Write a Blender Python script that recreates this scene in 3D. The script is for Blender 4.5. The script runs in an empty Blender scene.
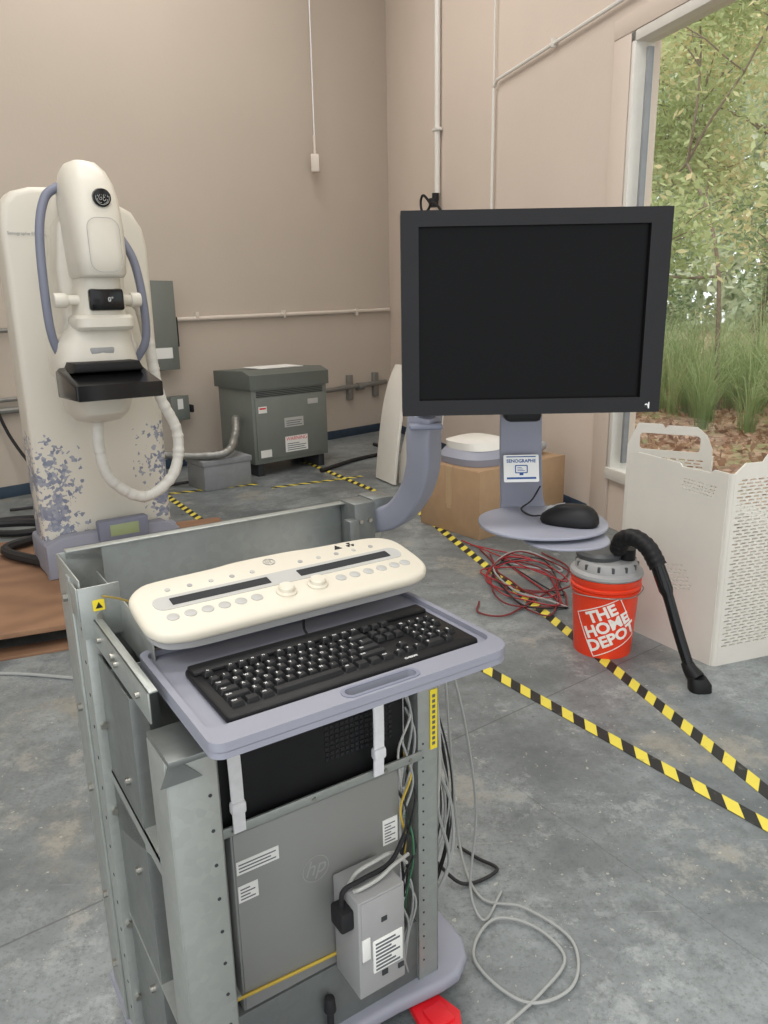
import bpy,bmesh,math,random
from mathutils import Vector,Matrix,noise
random.seed(5)
scn=bpy.context.scene
COL=scn.collection
rad=math.radians
V=Vector
T=Matrix.Translation
def RX(a): return Matrix.Rotation(rad(a),4,'X')
def RY(a): return Matrix.Rotation(rad(a),4,'Y')
def RZ(a): return Matrix.Rotation(rad(a),4,'Z')
# ---------------------------------------------------------------- materials
def rgb(r,g,b):
    def l(c):
        c/=255.
        return c/12.92 if c<=.04045 else ((c+.055)/1.055)**2.4
    return (l(r),l(g),l(b),1)
def sc(c,k): return (min(c[0]*k,1),min(c[1]*k,1),min(c[2]*k,1),1)
def mixn(nt,fac,a,b):
    n=nt.nodes.new('ShaderNodeMix'); n.data_type='RGBA'
    for i,v in ((0,fac),(6,a),(7,b)):
        if hasattr(v,'links'): nt.links.new(v,n.inputs[i])
        else: n.inputs[i].default_value=v
    return n.outputs[2]
def mth(nt,op,a,b=None,clamp=False):
    n=nt.nodes.new('ShaderNodeMath'); n.operation=op; n.use_clamp=clamp
    for i,v in ((0,a),(1,b)):
        if v is None: continue
        if hasattr(v,'links'): nt.links.new(v,n.inputs[i])
        else: n.inputs[i].default_value=v
    return n.outputs[0]
def ntex(nt,vec,scale,detail=4,rough=.6,kind='ShaderNodeTexNoise'):
    n=nt.nodes.new(kind); n.inputs['Scale'].default_value=scale
    if kind=='ShaderNodeTexNoise':
        n.inputs['Detail'].default_value=detail; n.inputs['Roughness'].default_value=rough
    nt.links.new(vec,n.inputs['Vector']); return n
def ramp(nt,fac,p0,p1,c0=(0,0,0,1),c1=(1,1,1,1)):
    r=nt.nodes.new('ShaderNodeValToRGB'); nt.links.new(fac,r.inputs[0])
    r.color_ramp.elements[0].position=p0; r.color_ramp.elements[1].position=p1
    r.color_ramp.elements[0].color=c0; r.color_ramp.elements[1].color=c1
    return r.outputs[0]
def base(name):
    m=bpy.data.materials.new(name); m.use_nodes=True; nt=m.node_tree
    b=nt.nodes['Principled BSDF']; tc=nt.nodes.new('ShaderNodeTexCoord')
    return m,nt,b,tc.outputs['Object']
def mat(name,c,rough=.5,metal=0,var=.06,scale=12,bump=0,bscale=120,spec=.5,coat=0):
    m,nt,b,o=base(name)
    n=ntex(nt,o,scale)
    f=ramp(nt,n.outputs[0],.3,.7)
    nt.links.new(mixn(nt,f,sc(c,1-var),sc(c,1+var)),b.inputs['Base Color'])
    b.inputs['Roughness'].default_value=rough; b.inputs['Metallic'].default_value=metal
    b.inputs['Specular IOR Level'].default_value=spec; b.inputs['Coat Weight'].default_value=coat
    if bump:
        bn=nt.nodes.new('ShaderNodeBump'); bn.inputs['Strength'].default_value=bump; bn.inputs['Distance'].default_value=.01
        n2=ntex(nt,o,bscale); nt.links.new(n2.outputs[0],bn.inputs['Height']); nt.links.new(bn.outputs[0],b.inputs['Normal'])
    return m
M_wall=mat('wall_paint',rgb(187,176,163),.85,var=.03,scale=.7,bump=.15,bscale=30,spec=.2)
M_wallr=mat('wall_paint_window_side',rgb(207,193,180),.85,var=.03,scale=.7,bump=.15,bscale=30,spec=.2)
M_bluebase=mat('blue_baseboard',rgb(46,62,78),.6,var=.2)
M_white=mat('offwhite_plastic',rgb(216,211,198),.42,var=.02)
M_cream=mat('cream_plastic',rgb(204,198,182),.42,var=.02)
M_whitew=mat('white_enamel',rgb(214,211,203),.45,var=.03)
M_cover=mat('cover_plastic',rgb(216,212,203),.5,var=.03,scale=4)
M_lav=mat('lavender_plastic',rgb(138,140,152),.5,var=.03,scale=6)
M_lavd=mat('lavender_dark',rgb(120,124,140),.5,var=.03)
M_black=mat('black_plastic',rgb(20,20,22),.5,var=.15,spec=.3)
M_blackm=mat('black_matte',rgb(34,34,36),.7,var=.15,spec=.3)
M_screen=mat('screen_glass',rgb(5,5,6),.35,var=.1,spec=.12)
M_gloss=mat('black_gloss',rgb(14,14,16),.2,var=.1,spec=.35)
M_key=mat('key_plastic',rgb(28,29,31),.55,var=.1,spec=.3)
M_leg=mat('legend_white',rgb(225,225,225),.6,var=.02)
M_conduit=mat('painted_conduit',rgb(204,194,182),.6,var=.04)
M_steel=mat('conduit_steel',rgb(140,140,136),.4,metal=.6,var=.1)
M_xfmr=mat('grey_enamel_cabinet',rgb(110,115,109),.5,var=.05,scale=5)
M_xfmd=mat('grey_enamel_lid',rgb(92,97,92),.5,var=.06,scale=5)
M_greybox=mat('grey_box',rgb(132,135,137),.6,var=.08)
M_card=mat('cardboard',rgb(166,136,104),.85,var=.07,scale=9)
M_tapep=mat('packing_tape',rgb(180,152,118),.4,var=.04)
M_orange=mat('orange_bucket',rgb(226,62,30),.38,var=.03)
M_logo=mat('print_white',rgb(240,236,230),.5,var=.02)
M_red=mat('red_plastic',rgb(205,28,38),.4,var=.05)
M_grey=mat('grey_plastic',rgb(150,150,150),.5,var=.04)
M_dgrey=mat('dark_grey_plastic',rgb(70,72,74),.4,var=.06)
M_disp=mat('dark_display_strip',rgb(46,48,51),.6,var=.05,spec=.15)
M_lgrey=mat('light_grey_plastic',rgb(172,172,168),.5,var=.03)
M_paper=mat('paper_label',rgb(222,222,218),.7,var=.02)
M_print=mat('grey_print',rgb(90,94,98),.7,var=.02)
M_faint=mat('faint_print',rgb(150,150,152),.7,var=.02)
M_emb=mat('embossed_mark',rgb(160,161,158),.4,metal=.3,var=.02)
M_blue=mat('blue_print',rgb(40,80,140),.7,var=.02)
M_yel=mat('yellow_label',rgb(228,206,50),.6,var=.03)
M_lcd=mat('lcd_green',rgb(150,162,120),.3,var=.03)
M_brown=mat('maroon_cable',rgb(112,34,36),.6,var=.1)
M_redc=mat('red_cable',rgb(150,30,38),.5,var=.1)
M_gcab=mat('grey_cable',rgb(150,152,150),.6,var=.05)
M_green=mat('green_cable',rgb(60,110,80),.6,var=.05)
M_ycab=mat('yellow_cable',rgb(190,162,60),.6,var=.05)
M_blackc=mat('black_cable',rgb(28,28,30),.6,var=.1)
M_wcord=mat('white_strap',rgb(222,222,224),.7,var=.05,scale=60)
M_screw=mat('screw_steel',rgb(170,168,160),.3,metal=.9,var=.1)
M_brass=mat('brass',rgb(170,150,90),.4,metal=.8)
M_inner=mat('dark_interior',rgb(44,46,49),.7,var=.2)
M_towr=mat('tower_grey_metal',rgb(142,143,140),.45,metal=.35,var=.04,scale=3)
def galv(name,c,r=.36):
    m,nt,b,o=base(name)
    v=ntex(nt,o,70,kind='ShaderNodeTexVoronoi'); n=ntex(nt,o,3)
    f=mth(nt,'ADD',mth(nt,'MULTIPLY',v.outputs['Color'],.22),mth(nt,'MULTIPLY',n.outputs[0],.8))
    nt.links.new(mixn(nt,ramp(nt,f,.25,.85),sc(c,.84),sc(c,1.12)),b.inputs['Base Color'])
    b.inputs['Metallic'].default_value=.45
    n2=ntex(nt,o,9,6); nt.links.new(ramp(nt,n2.outputs[0],.3,.7,(r-.08,)*3+(1,),(r+.12,)*3+(1,)),b.inputs['Roughness'])
    return m
M_galv=galv('galvanised_steel',rgb(160,164,160))
M_galv2=galv('galvanised_steel_dark',rgb(116,120,118))
def concrete():
    m,nt,b,o=base('concrete_floor')
    n1=ntex(nt,o,.8,9,.7); n2=ntex(nt,o,5,10,.8); n3=ntex(nt,o,80,3,.6)
    a=mixn(nt,ramp(nt,n1.outputs[0],.40,.60),rgb(88,94,96),rgb(142,148,149))
    a=mixn(nt,mth(nt,'MULTIPLY',ramp(nt,n2.outputs[0],.44,.58),.55),a,rgb(102,107,108))
    n5=ntex(nt,o,2.6,10,.8)
    a=mixn(nt,mth(nt,'MULTIPLY',ramp(nt,n5.outputs[0],.53,.59),.6),a,rgb(156,161,161))
    n6=ntex(nt,o,13,10,.85)
    a=mixn(nt,mth(nt,'MULTIPLY',ramp(nt,n6.outputs[0],.50,.60),.5),a,rgb(80,85,86))
    a=mixn(nt,mth(nt,'MULTIPLY',ramp(nt,n3.outputs[0],.55,.70),.45),a,rgb(76,79,79))
    n4=ntex(nt,o,1.3,8,.72)
    a=mixn(nt,mth(nt,'MULTIPLY',ramp(nt,n4.outputs[0],.55,.64),.6),a,rgb(136,128,112))
    n7=ntex(nt,o,1.9,6,.6)
    a=mixn(nt,mth(nt,'MULTIPLY',ramp(nt,n7.outputs[0],.60,.70),.55),a,rgb(72,76,78))
    sp=ntex(nt,o,40,3,.6)
    a=mixn(nt,mth(nt,'MULTIPLY',ramp(nt,sp.outputs[0],.66,.69),.6),a,rgb(182,180,170))
    mp=nt.nodes.new('ShaderNodeMapping'); mp.inputs['Rotation'].default_value=(0,0,.6); mp.inputs['Scale'].default_value=(1.2,22,1); nt.links.new(o,mp.inputs[0])
    sf=ntex(nt,mp.outputs[0],1.5,6,.7)
    a=mixn(nt,mth(nt,'MULTIPLY',ramp(nt,sf.outputs[0],.64,.72),.4),a,rgb(168,170,168))
    sep=nt.nodes.new('ShaderNodeSeparateXYZ'); nt.links.new(o,sep.inputs[0])
    def line(p,q,w):
        dx,dy=q[0]-p[0],q[1]-p[1]; L=math.hypot(dx,dy); nx,ny=-dy/L,dx/L; c=-(nx*p[0]+ny*p[1])
        wob=mth(nt,'MULTIPLY',mth(nt,'SUBTRACT',n2.outputs[0],.5),.03 if w<.003 else .003)
        d=mth(nt,'ADD',mth(nt,'ADD',mth(nt,'MULTIPLY',sep.outputs[0],nx),mth(nt,'MULTIPLY',sep.outputs[1],ny)),c)
        d=mth(nt,'ABSOLUTE',mth(nt,'ADD',d,wob))
        return mth(nt,'LESS_THAN',d,w)
    for p,q,w,k in (((.205,2.457),(.94,3.0),.0032,.6),((-2,5.2),(.5,7.05),.005,.6),((.55,2.0),(1.5,.6),.0016,.4)):
        a=mixn(nt,mth(nt,'MULTIPLY',line(p,q,w),k),a,rgb(62,62,62))
    nt.links.new(a,b.inputs['Base Color'])
    nt.links.new(ramp(nt,n2.outputs[0],.3,.8,(.24,)*3+(1,),(.5,)*3+(1,)),b.inputs['Roughness'])
    bn=nt.nodes.new('ShaderNodeBump'); bn.inputs['Strength'].default_value=.12; bn.inputs['Distance'].default_value=.01
    nt.links.new(n6.outputs[0],bn.inputs['Height']); nt.links.new(bn.outputs[0],b.inputs['Normal'])
    return m
M_floor=concrete()
def hazard():
    m,nt,b,o=base('hazard_tape')
    sep=nt.nodes.new('ShaderNodeSeparateXYZ'); nt.links.new(o,sep.inputs[0])
    s=mth(nt,'FRACT',mth(nt,'MULTIPLY',mth(nt,'ADD',sep.outputs[0],sep.outputs[1]),1/.115))
    k=mth(nt,'GREATER_THAN',s,.5); n=ntex(nt,o,25,6)
    a=mixn(nt,k,rgb(28,28,26),rgb(214,198,74))
    a=mixn(nt,mth(nt,'MULTIPLY',ramp(nt,n.outputs[0],.6,.7),.45),a,rgb(110,108,98))
    nt.links.new(a,b.inputs['Base Color']); b.inputs['Roughness'].default_value=.5
    return m
M_haz=hazard()
def column_mat():
    m,nt,b,o=base('patterned_column')
    sep=nt.nodes.new('ShaderNodeSeparateXYZ'); nt.links.new(o,sep.inputs[0])
    v=ntex(nt,o,55,kind='ShaderNodeTexVoronoi'); v.inputs['Randomness'].default_value=.9
    big=ntex(nt,o,7,3)
    cs=nt.nodes.new('ShaderNodeSeparateColor'); nt.links.new(v.outputs['Color'],cs.inputs[0])
    h=mth(nt,'MULTIPLY',mth(nt,'SUBTRACT',.80,sep.outputs[2]),1.7,True)
    ed=mth(nt,'MULTIPLY',mth(nt,'SUBTRACT',mth(nt,'ABSOLUTE',mth(nt,'ADD',sep.outputs[0],-.03)),.13),5,True)
    bb=mth(nt,'MULTIPLY',mth(nt,'SUBTRACT',big.outputs[0],.40),6,True)
    dens=mth(nt,'MULTIPLY',mth(nt,'MULTIPLY',mth(nt,'ADD',h,.25),ed),mth(nt,'MULTIPLY',bb,1.5))
    low=mth(nt,'LESS_THAN',sep.outputs[2],.80)
    k=mth(nt,'MULTIPLY',mth(nt,'LESS_THAN',cs.outputs[0],dens),low)
    col=mixn(nt,cs.outputs[1],rgb(122,128,148),rgb(164,166,174))
    nt.links.new(mixn(nt,k,rgb(214,209,196),col),b.inputs['Base Color']); b.inputs['Roughness'].default_value=.4
    return m
M_col=column_mat()
def wood():
    m,nt,b,o=base('pallet_wood')
    w=nt.nodes.new('ShaderNodeTexWave'); w.inputs['Scale'].default_value=1.2; w.inputs['Distortion'].default_value=14; w.inputs['Detail'].default_value=4
    w.bands_direction='Y'; nt.links.new(o,w.inputs['Vector']); n=ntex(nt,o,3)
    a=mixn(nt,w.outputs[0],rgb(138,104,78),rgb(158,122,92)); a=mixn(nt,mth(nt,'MULTIPLY',n.outputs[0],.7),a,rgb(112,82,64))
    nt.links.new(a,b.inputs['Base Color']); b.inputs['Roughness'].default_value=.8
    return m
M_wood=wood()
def leafmat(name,c1,c2,c3):
    m,nt,b,o=base(name)
    at=nt.nodes.new('ShaderNodeAttribute'); at.attribute_name='lv'
    a=mixn(nt,ramp(nt,at.outputs['Fac'],0,.6),c1,c2); a=mixn(nt,ramp(nt,at.outputs['Fac'],.6,1),a,c3)
    nt.links.new(a,b.inputs['Base Color']); b.inputs['Roughness'].default_value=.6
    tr=nt.nodes.new('ShaderNodeBsdfTranslucent'); nt.links.new(a,tr.inputs[0])
    mx=nt.nodes.new('ShaderNodeMixShader'); mx.inputs[0].default_value=.45
    out=nt.nodes['Material Output']; nt.links.new(b.outputs[0],mx.inputs[1]); nt.links.new(tr.outputs[0],mx.inputs[2]); nt.links.new(mx.outputs[0],out.inputs[0])
    return m
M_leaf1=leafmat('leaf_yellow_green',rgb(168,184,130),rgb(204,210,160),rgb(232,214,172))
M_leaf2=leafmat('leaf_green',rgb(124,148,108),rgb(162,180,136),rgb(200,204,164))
M_leaf3=leafmat('leaf_hazy',rgb(166,180,150),rgb(196,206,176),rgb(218,222,200))  # distance haze is put into these pale leaf colours
M_grass=leafmat('grass_blades',rgb(132,158,104),rgb(180,196,144),rgb(222,218,184))
M_litt=leafmat('litter',rgb(150,118,98),rgb(196,160,138),rgb(222,194,168))
M_bark=mat('bark',rgb(138,122,110),.9,var=.25,scale=14,bump=.4)
def soil():
    m,nt,b,o=base('leaf_litter_ground'); v=ntex(nt,o,14,kind='ShaderNodeTexVoronoi'); n=ntex(nt,o,2)
    cs=nt.nodes.new('ShaderNodeSeparateColor'); nt.links.new(v.outputs['Color'],cs.inputs[0])
    a=mixn(nt,cs.outputs[0],rgb(126,100,84),rgb(198,166,144)); a=mixn(nt,ramp(nt,n.outputs[0],.5,.7),a,rgb(140,146,98))
    nt.links.new(a,b.inputs['Base Color']); b.inputs['Roughness'].default_value=.95; return m
M_soil=soil()
def glass():
    m=bpy.data.materials.new('window_glass'); m.use_nodes=True; nt=m.node_tree; nt.nodes.clear()
    o=nt.nodes.new('ShaderNodeOutputMaterial'); t=nt.nodes.new('ShaderNodeBsdfTransparent'); g=nt.nodes.new('ShaderNodeBsdfGlossy'); g.inputs['Roughness'].default_value=.02
    t.inputs[0].default_value=(.97,.98,.97,1); mx=nt.nodes.new('ShaderNodeMixShader'); mx.inputs[0].default_value=.04
    nt.links.new(t.outputs[0],mx.inputs[1]); nt.links.new(g.outputs[0],mx.inputs[2]); nt.links.new(mx.outputs[0],o.inputs[0]); return m
M_glass=glass()
# ---------------------------------------------------------------- geometry
def rrect(x0,x1,y0,y1,r,n=6):
    if not isinstance(r,(list,tuple)): r=[r]*4
    pts=[]
    for (cx,cy,a0),rr in zip(((x1,y1,0),(x0,y1,90),(x0,y0,180),(x1,y0,270)),r):
        ccx=cx-rr if cx==x1 else cx+rr; ccy=cy-rr if cy==y1 else cy+rr
        for i in range(n+1):
            a=rad(a0+90*i/n); pts.append((ccx+rr*math.cos(a),ccy+rr*math.sin(a)))
    return pts
def circ(r,n=32,cx=0,cy=0): return [(cx+r*math.cos(2*math.pi*i/n),cy+r*math.sin(2*math.pi*i/n)) for i in range(n)]
def smooth(pts,n=8):
    if n<=1: return [V(p) for p in pts]
    P=[V(p) for p in pts]; P=[2*P[0]-P[1]]+P+[2*P[-1]-P[-2]]; out=[]
    for i in range(1,len(P)-2):
        a,b,c,d=P[i-1:i+3]
        for k in range(n):
            t=k/n; out.append(.5*((2*b)+(c-a)*t+(2*a-5*b+4*c-d)*t*t+(3*b-a-3*c+d)*t**3))
    out.append(P[-2]); return out
class G:
    def __init__(s): s.bm=bmesh.new()
    def _merge(s,b,M=None):
        if M is not None: bmesh.ops.transform(b,matrix=M,verts=b.verts)
        me=bpy.data.meshes.new('t'); b.to_mesh(me); b.free(); s.bm.from_mesh(me); bpy.data.meshes.remove(me); return s
    def mesh(s,me,M=None):
        b=bmesh.new(); b.from_mesh(me); return s._merge(b,M)
    def add(s,g,M=None):
        b=g.bm; return s._merge(b,M)
    def box(s,lo,hi,bev=0,seg=2,M=None):
        b=bmesh.new(); c=[(lo[i]+hi[i])/2 for i in range(3)]; d=[abs(hi[i]-lo[i]) for i in range(3)]
        bmesh.ops.create_cube(b,size=1,matrix=T(c)@Matrix.Diagonal((*d,1)))
        if bev: bmesh.ops.bevel(b,geom=b.edges[:]+b.verts[:],offset=min(bev,min(d)*.49),segments=seg,profile=.5,affect='EDGES')
        return s._merge(b,M)
    def cyl(s,p0,p1,r,r2=None,seg=20,M=None,bev=0):
        b=bmesh.new(); p0,p1=V(p0),V(p1); d=p1-p0
        bmesh.ops.create_cone(b,cap_ends=True,segments=seg,radius1=r,radius2=r if r2 is None else r2,depth=d.length)
        if bev:
            es=[e for e in b.edges if abs(e.verts[0].co.z-e.verts[1].co.z)<1e-6 ]
            bmesh.ops.bevel(b,geom=es,offset=bev,segments=2,profile=.5,affect='EDGES')
        R=V((0,0,1)).rotation_difference(d.normalized()).to_matrix().to_4x4()
        bmesh.ops.transform(b,matrix=T((p0+p1)/2)@R,verts=b.verts); return s._merge(b,M)
    def lathe(s,prof,seg=32,M=None):
        b=bmesh.new(); rings=[]
        for r,z in prof:
            rings.append([b.verts.new((r*math.cos(2*math.pi*i/seg),r*math.sin(2*math.pi*i/seg),z)) for i in range(seg)])
        for a,c in zip(rings,rings[1:]):
            for i in range(seg):
                j=(i+1)%seg; b.faces.new((a[i],a[j],c[j],c[i]))
        if prof[0][0]>1e-4: b.faces.new(rings[0][::-1])
        if prof[-1][0]>1e-4: b.faces.new(rings[-1])
        bmesh.ops.remove_doubles(b,verts=b.verts,dist=1e-5); bmesh.ops.recalc_face_normals(b,faces=b.faces); return s._merge(b,M)
    def sweep(s,pts,r,seg=8,n=8,rf=None,M=None):
        P=smooth(pts,n); b=bmesh.new(); rings=[]; up=None; L=0
        for i,p in enumerate(P):
            t=(P[min(i+1,len(P)-1)]-P[max(i-1,0)]).normalized()
            if i: L+=(p-P[i-1]).length
            if up is None: up=t.orthogonal().normalized()
            up=(up-t*up.dot(t)).normalized(); w=t.cross(up)
            rr=r if rf is None else rf(L,i/(len(P)-1))
            rings.append([b.verts.new(p+rr*(up*math.cos(2*math.pi*k/seg)+w*math.sin(2*math.pi*k/seg))) for k in range(seg)])
        for a,c in zip(rings,rings[1:]):
            for i in range(seg):
                j=(i+1)%seg; b.faces.new((a[i],a[j],c[j],c[i]))
        b.faces.new(rings[0][::-1]); b.faces.new(rings[-1]); bmesh.ops.recalc_face_normals(b,faces=b.faces); return s._merge(b,M)
    def ribbon(s,pts,w,h,side,n=8,M=None,rk=.3):
        P=smooth(pts,n); b=bmesh.new(); rings=[]
        for i,p in enumerate(P):
            t=(P[min(i+1,len(P)-1)]-P[max(i-1,0)]).normalized(); sd=V(side); sd=(sd-t*sd.dot(t)).normalized(); nn=t.cross(sd)
            ww=w(i/(len(P)-1)) if callable(w) else w
            sec=rrect(-ww/2,ww/2,-h/2,h/2,min(ww,h)*rk,3)
            rings.append([b.verts.new(p+sd*x+nn*y) for x,y in sec])
        m=len(rings[0])
        for a,c in zip(rings,rings[1:]):
            for i in range(m):
                j=(i+1)%m; b.faces.new((a[i],a[j],c[j],c[i]))
        b.faces.new(rings[0][::-1]); b.faces.new(rings[-1]); bmesh.ops.recalc_face_normals(b,faces=b.faces); return s._merge(b,M)
    def prism(s,out,z0,z1,bev=0,M=None,seg=2,top_only=False):
        b=bmesh.new(); f=b.faces.new([b.verts.new((x,y,z0)) for x,y in out])
        r=bmesh.ops.extrude_face_region(b,geom=[f]); vs=[v for v in r['geom'] if isinstance(v,bmesh.types.BMVert)]
        bmesh.ops.translate(b,vec=(0,0,z1-z0),verts=vs); bmesh.ops.recalc_face_normals(b,faces=b.faces)
        if bev:
            es=[e for e in b.edges if abs(e.verts[0].co.z-e.verts[1].co.z)<1e-6 and (not top_only or e.verts[0].co.z>(z0+z1)/2)]
            bmesh.ops.bevel(b,geom=es,offset=bev,segments=seg,profile=.5,affect='EDGES')
        return s._merge(b,M)
    def plate(s,outs,z0,z1,M=None):
        cu=bpy.data.curves.new('p','CURVE'); cu.dimensions='2D'; cu.fill_mode='BOTH'; cu.extrude=(z1-z0)/2
        for o in outs:
            sp=cu.splines.new('POLY'); sp.points.add(len(o)-1)
            for i,(x,y) in enumerate(o): sp.points[i].co=(x,y,0,1)
            sp.use_cyclic_u=True
        ob=bpy.data.objects.new('p',cu); me=bpy.data.meshes.new_from_object(ob)
        b=bmesh.new(); b.from_mesh(me); bmesh.ops.remove_doubles(b,verts=b.verts,dist=1e-6)
        bmesh.ops.translate(b,vec=(0,0,(z0+z1)/2),verts=b.verts)
        bpy.data.objects.remove(ob); return s._merge(b,M)
    def loft(s,secs,seg=28,M=None):
        b=bmesh.new(); rings=[]
        for z,cx,cy,hx,hy,e in secs:
            ring=[]
            for i in range(seg):
                a=2*math.pi*i/seg; c,q=math.cos(a),math.sin(a)
                ring.append(b.verts.new((cx+hx*math.copysign(abs(c)**(2/e),c),cy+hy*math.copysign(abs(q)**(2/e),q),z)))
            rings.append(ring)
        for a,c in zip(rings,rings[1:]):
            for i in range(seg):
                j=(i+1)%seg; b.faces.new((a[i],a[j],c[j],c[i]))
        b.faces.new(rings[0][::-1]); b.faces.new(rings[-1]); bmesh.ops.recalc_face_normals(b,faces=b.faces); return s._merge(b,M)
    def obj(s,name,m,parent=None,M=None,ang=35,label=None,kind=None):
        me=bpy.data.meshes.new(name); s.bm.to_mesh(me); s.bm.free()
        me.materials.append(m)
        for p in me.polygons: p.use_smooth=True
        me.set_sharp_from_angle(angle=rad(ang))
        o=bpy.data.objects.new(name,me); COL.objects.link(o)
        if parent: o.parent=parent
        if M is not None: o.matrix_local=M
        if label: o['label']=label
        if kind: o['kind']=kind
        return o
def textmesh(t,size,off=0,align='CENTER',ext=0.0004,shear=0):
    cu=bpy.data.curves.new('f','FONT'); cu.body=t; cu.size=size; cu.align_x=align; cu.align_y='CENTER'; cu.offset=off; cu.extrude=ext; cu.resolution_u=3; cu.shear=shear
    cu.space_line=.85
    ob=bpy.data.objects.new('f',cu); me=bpy.data.meshes.new_from_object(ob); bpy.data.objects.remove(ob); return me
def thing(name,label,cat,M=None,group=None):
    o=bpy.data.objects.new(name,None); o.empty_display_size=.05; COL.objects.link(o)
    if M is not None: o.matrix_world=M
    return tag(o,label,cat,group)
def tag(o,label,cat,group=None):
    o['label']=label; o['category']=cat
    if group: o['group']=group
    return o
def text(t,size,M,m,parent,name='lettering',off=0,align='CENTER'):
    return G().mesh(textmesh(t,size,off,align)).obj(name,m,parent,M)
UP=RX(90)
def mono(R,M,k_=.045):  # round script monogram
    g=G(); r=R*k_
    g.plate([circ(R),circ(R*.93)],0,.0008)
    gp=[(-.04,.34),(-.14,.46),(-.32,.44),(-.50,.20),(-.50,-.10),(-.34,-.30),(-.16,-.22),(-.10,.02),(-.22,.06),(-.28,-.02)]
    ep=[(.42,.30),(.38,.45),(.22,.46),(.12,.30),(.20,.12),(.34,.08),(.18,.04),(.06,-.16),(.14,-.38),(.34,-.38),(.48,-.18)]
    for p in (gp,ep): g.sweep([(x*R,y*R,.0005) for x,y in p],r,5,6)
    for k in range(4):
        a0=k*90+8
        pts=[(R*q*math.cos(rad(a0+d)),R*q*math.sin(rad(a0+d)),.0005) for d,q in ((0,.78),(22,.82),(44,.80),(62,.73),(66,.64))]
        g.sweep(pts,r*.8,5,4)
    b=G(); b.add(g,M); return b
# ---------------------------------------------------------------- camera
th=rad(15.2); ro=rad(1.05)
F=V((0,math.cos(th),-math.sin(th))); U0=V((0,math.sin(th),math.cos(th))); R0=V((1,0,0))
Rv=R0*math.cos(ro)-U0*math.sin(ro); Uv=U0*math.cos(ro)+R0*math.sin(ro)
cam=bpy.data.cameras.new('camera'); co=bpy.data.objects.new('camera',cam); COL.objects.link(co)
m=Matrix.Identity(4)
for i in range(3): m[i][0]=Rv[i]; m[i][1]=Uv[i]; m[i][2]=-F[i]
m[0][3],m[1][3],m[2][3]=0,0,1.55
co.matrix_world=m; cam.sensor_fit='VERTICAL'; cam.sensor_height=24; cam.lens=760/1024*24; cam.clip_start=.02
scn.camera=co
# ---------------------------------------------------------------- room
H=6.2
K=V((.12,9.85,0)); db=V((-.70,-.714,0)).normalized(); dr=V((.302,-.953,0)).normalized()
def wallM(o,d):
    M=Matrix.Identity(4); y=V((0,0,1)).cross(d)
    for i in range(3): M[i][0]=d[i]; M[i][1]=y[i]; M[i][3]=o[i]
    return M
MB=wallM(K,db); MR=wallM(K,dr)
def struct(o): o['kind']='structure'; return o
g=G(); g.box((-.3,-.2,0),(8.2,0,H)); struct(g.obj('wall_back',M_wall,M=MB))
g=G()
g.box((-.05,0,0),(4.84,.2,H)); g.box((4.84,0,3.13),(9.6,.2,H)); g.box((4.84,0,0),(9.6,.2,.35)); g.box((9.6,0,0),(12.2,.2,H))
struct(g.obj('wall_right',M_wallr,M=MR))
g=G(); g.box((-5.85,-2,0),(-5.65,4.05,H)); struct(g.obj('wall_left',M_wall))
g=G(); g.prism([(-5.7,-2.2),(3.95,-2.2),(.2,9.9),(.05,9.95),(-5.7,4.0)],-.1,0); struct(g.obj('floor',M_floor))
g=G(); g.prism([(-5.8,-2.2),(4.1,-2.2),(.3,10),(.0,10.05),(-5.8,4.1)],H,H+.15); struct(g.obj('ceiling',M_wall))
g=G(); g.box((0,0,0),(8.1,.012,.10),.003); struct(g.obj('baseboard_back',M_bluebase,M=MB))
g=G(); g.box((0,-.012,0),(4.6,0,.10),.003); struct(g.obj('baseboard_right',M_bluebase,M=MR))
w=thing('window_1','tall white aluminium framed window','window',MR); struct(w)
g=G()
for a in (4.84,9.5): g.box((a,-.02,.35),(a+.05,.12,3.13),.004)
g.box((4.84,-.02,3.07),(9.55,.12,3.13),.004); g.box((4.84,-.03,.35),(9.55,.12,.43),.004)
g.obj('frame',M_whitew,w)
g=G(); g.box((4.93,.03,.47),(4.955,.07,3.03),.003); g.box((7.1,.03,.43),(7.16,.08,3.07),.003)
g.obj('mullion',M_greybox,w)
g=G(); g.box((4.88,.055,.43),(9.5,.06,3.08)); g.obj('pane',M_glass,w)
g=G(); g.box((4.66,-.02,0),(4.86,.0,3.24),.004); g.box((4.66,-.025,3.13),(9.8,0,3.24),.004)
struct(g.obj('trim_1',M_wallr,M=MR))
LR=lambda s,z,o=.03: V((s,-o,z))
LB=lambda s,z,o=.03: V((s,o,z))
def onB(s,z,o=.03): return MB@V((s,o,z))
g=G(); g.sweep([LR(1.7,2.63,.04),LR(1.7,6.1,.04)],.03,12,1)
for z in (3.2,4.4): g.box((1.64,-.075,z),(1.76,-.01,z+.03),.002)
tag(g.obj('conduit_pipe',M_whitew,M=MR),'thick white vertical conduit pipe on wall','conduit')
g=G(); g.cyl((1.7,-.06,2.56),(1.7,-.06,2.63),.035); g.cyl((1.7,-.08,2.5),(1.7,-.08,2.58),.05)
g.sweep([LR(1.7,2.54,.12),LR(1.6,2.62,.15),LR(1.52,2.58,.15),LR(1.55,2.48,.15),LR(1.7,2.46,.15),LR(1.85,2.52,.15),LR(1.98,2.44,.12),LR(2.0,2.3,.1)],.013)
tag(g.obj('twist_lock_outlet',M_blackm,M=MR),'black power connector at end of white conduit','power outlet')
g=G(); g.sweep([LR(2.94,.6),LR(2.94,3.28),LR(3.0,3.33),LR(9,3.36)],.013,8,1); g.sweep([LR(2.94,3.3),LR(2.94,6.1)],.008,8,1)
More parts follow.
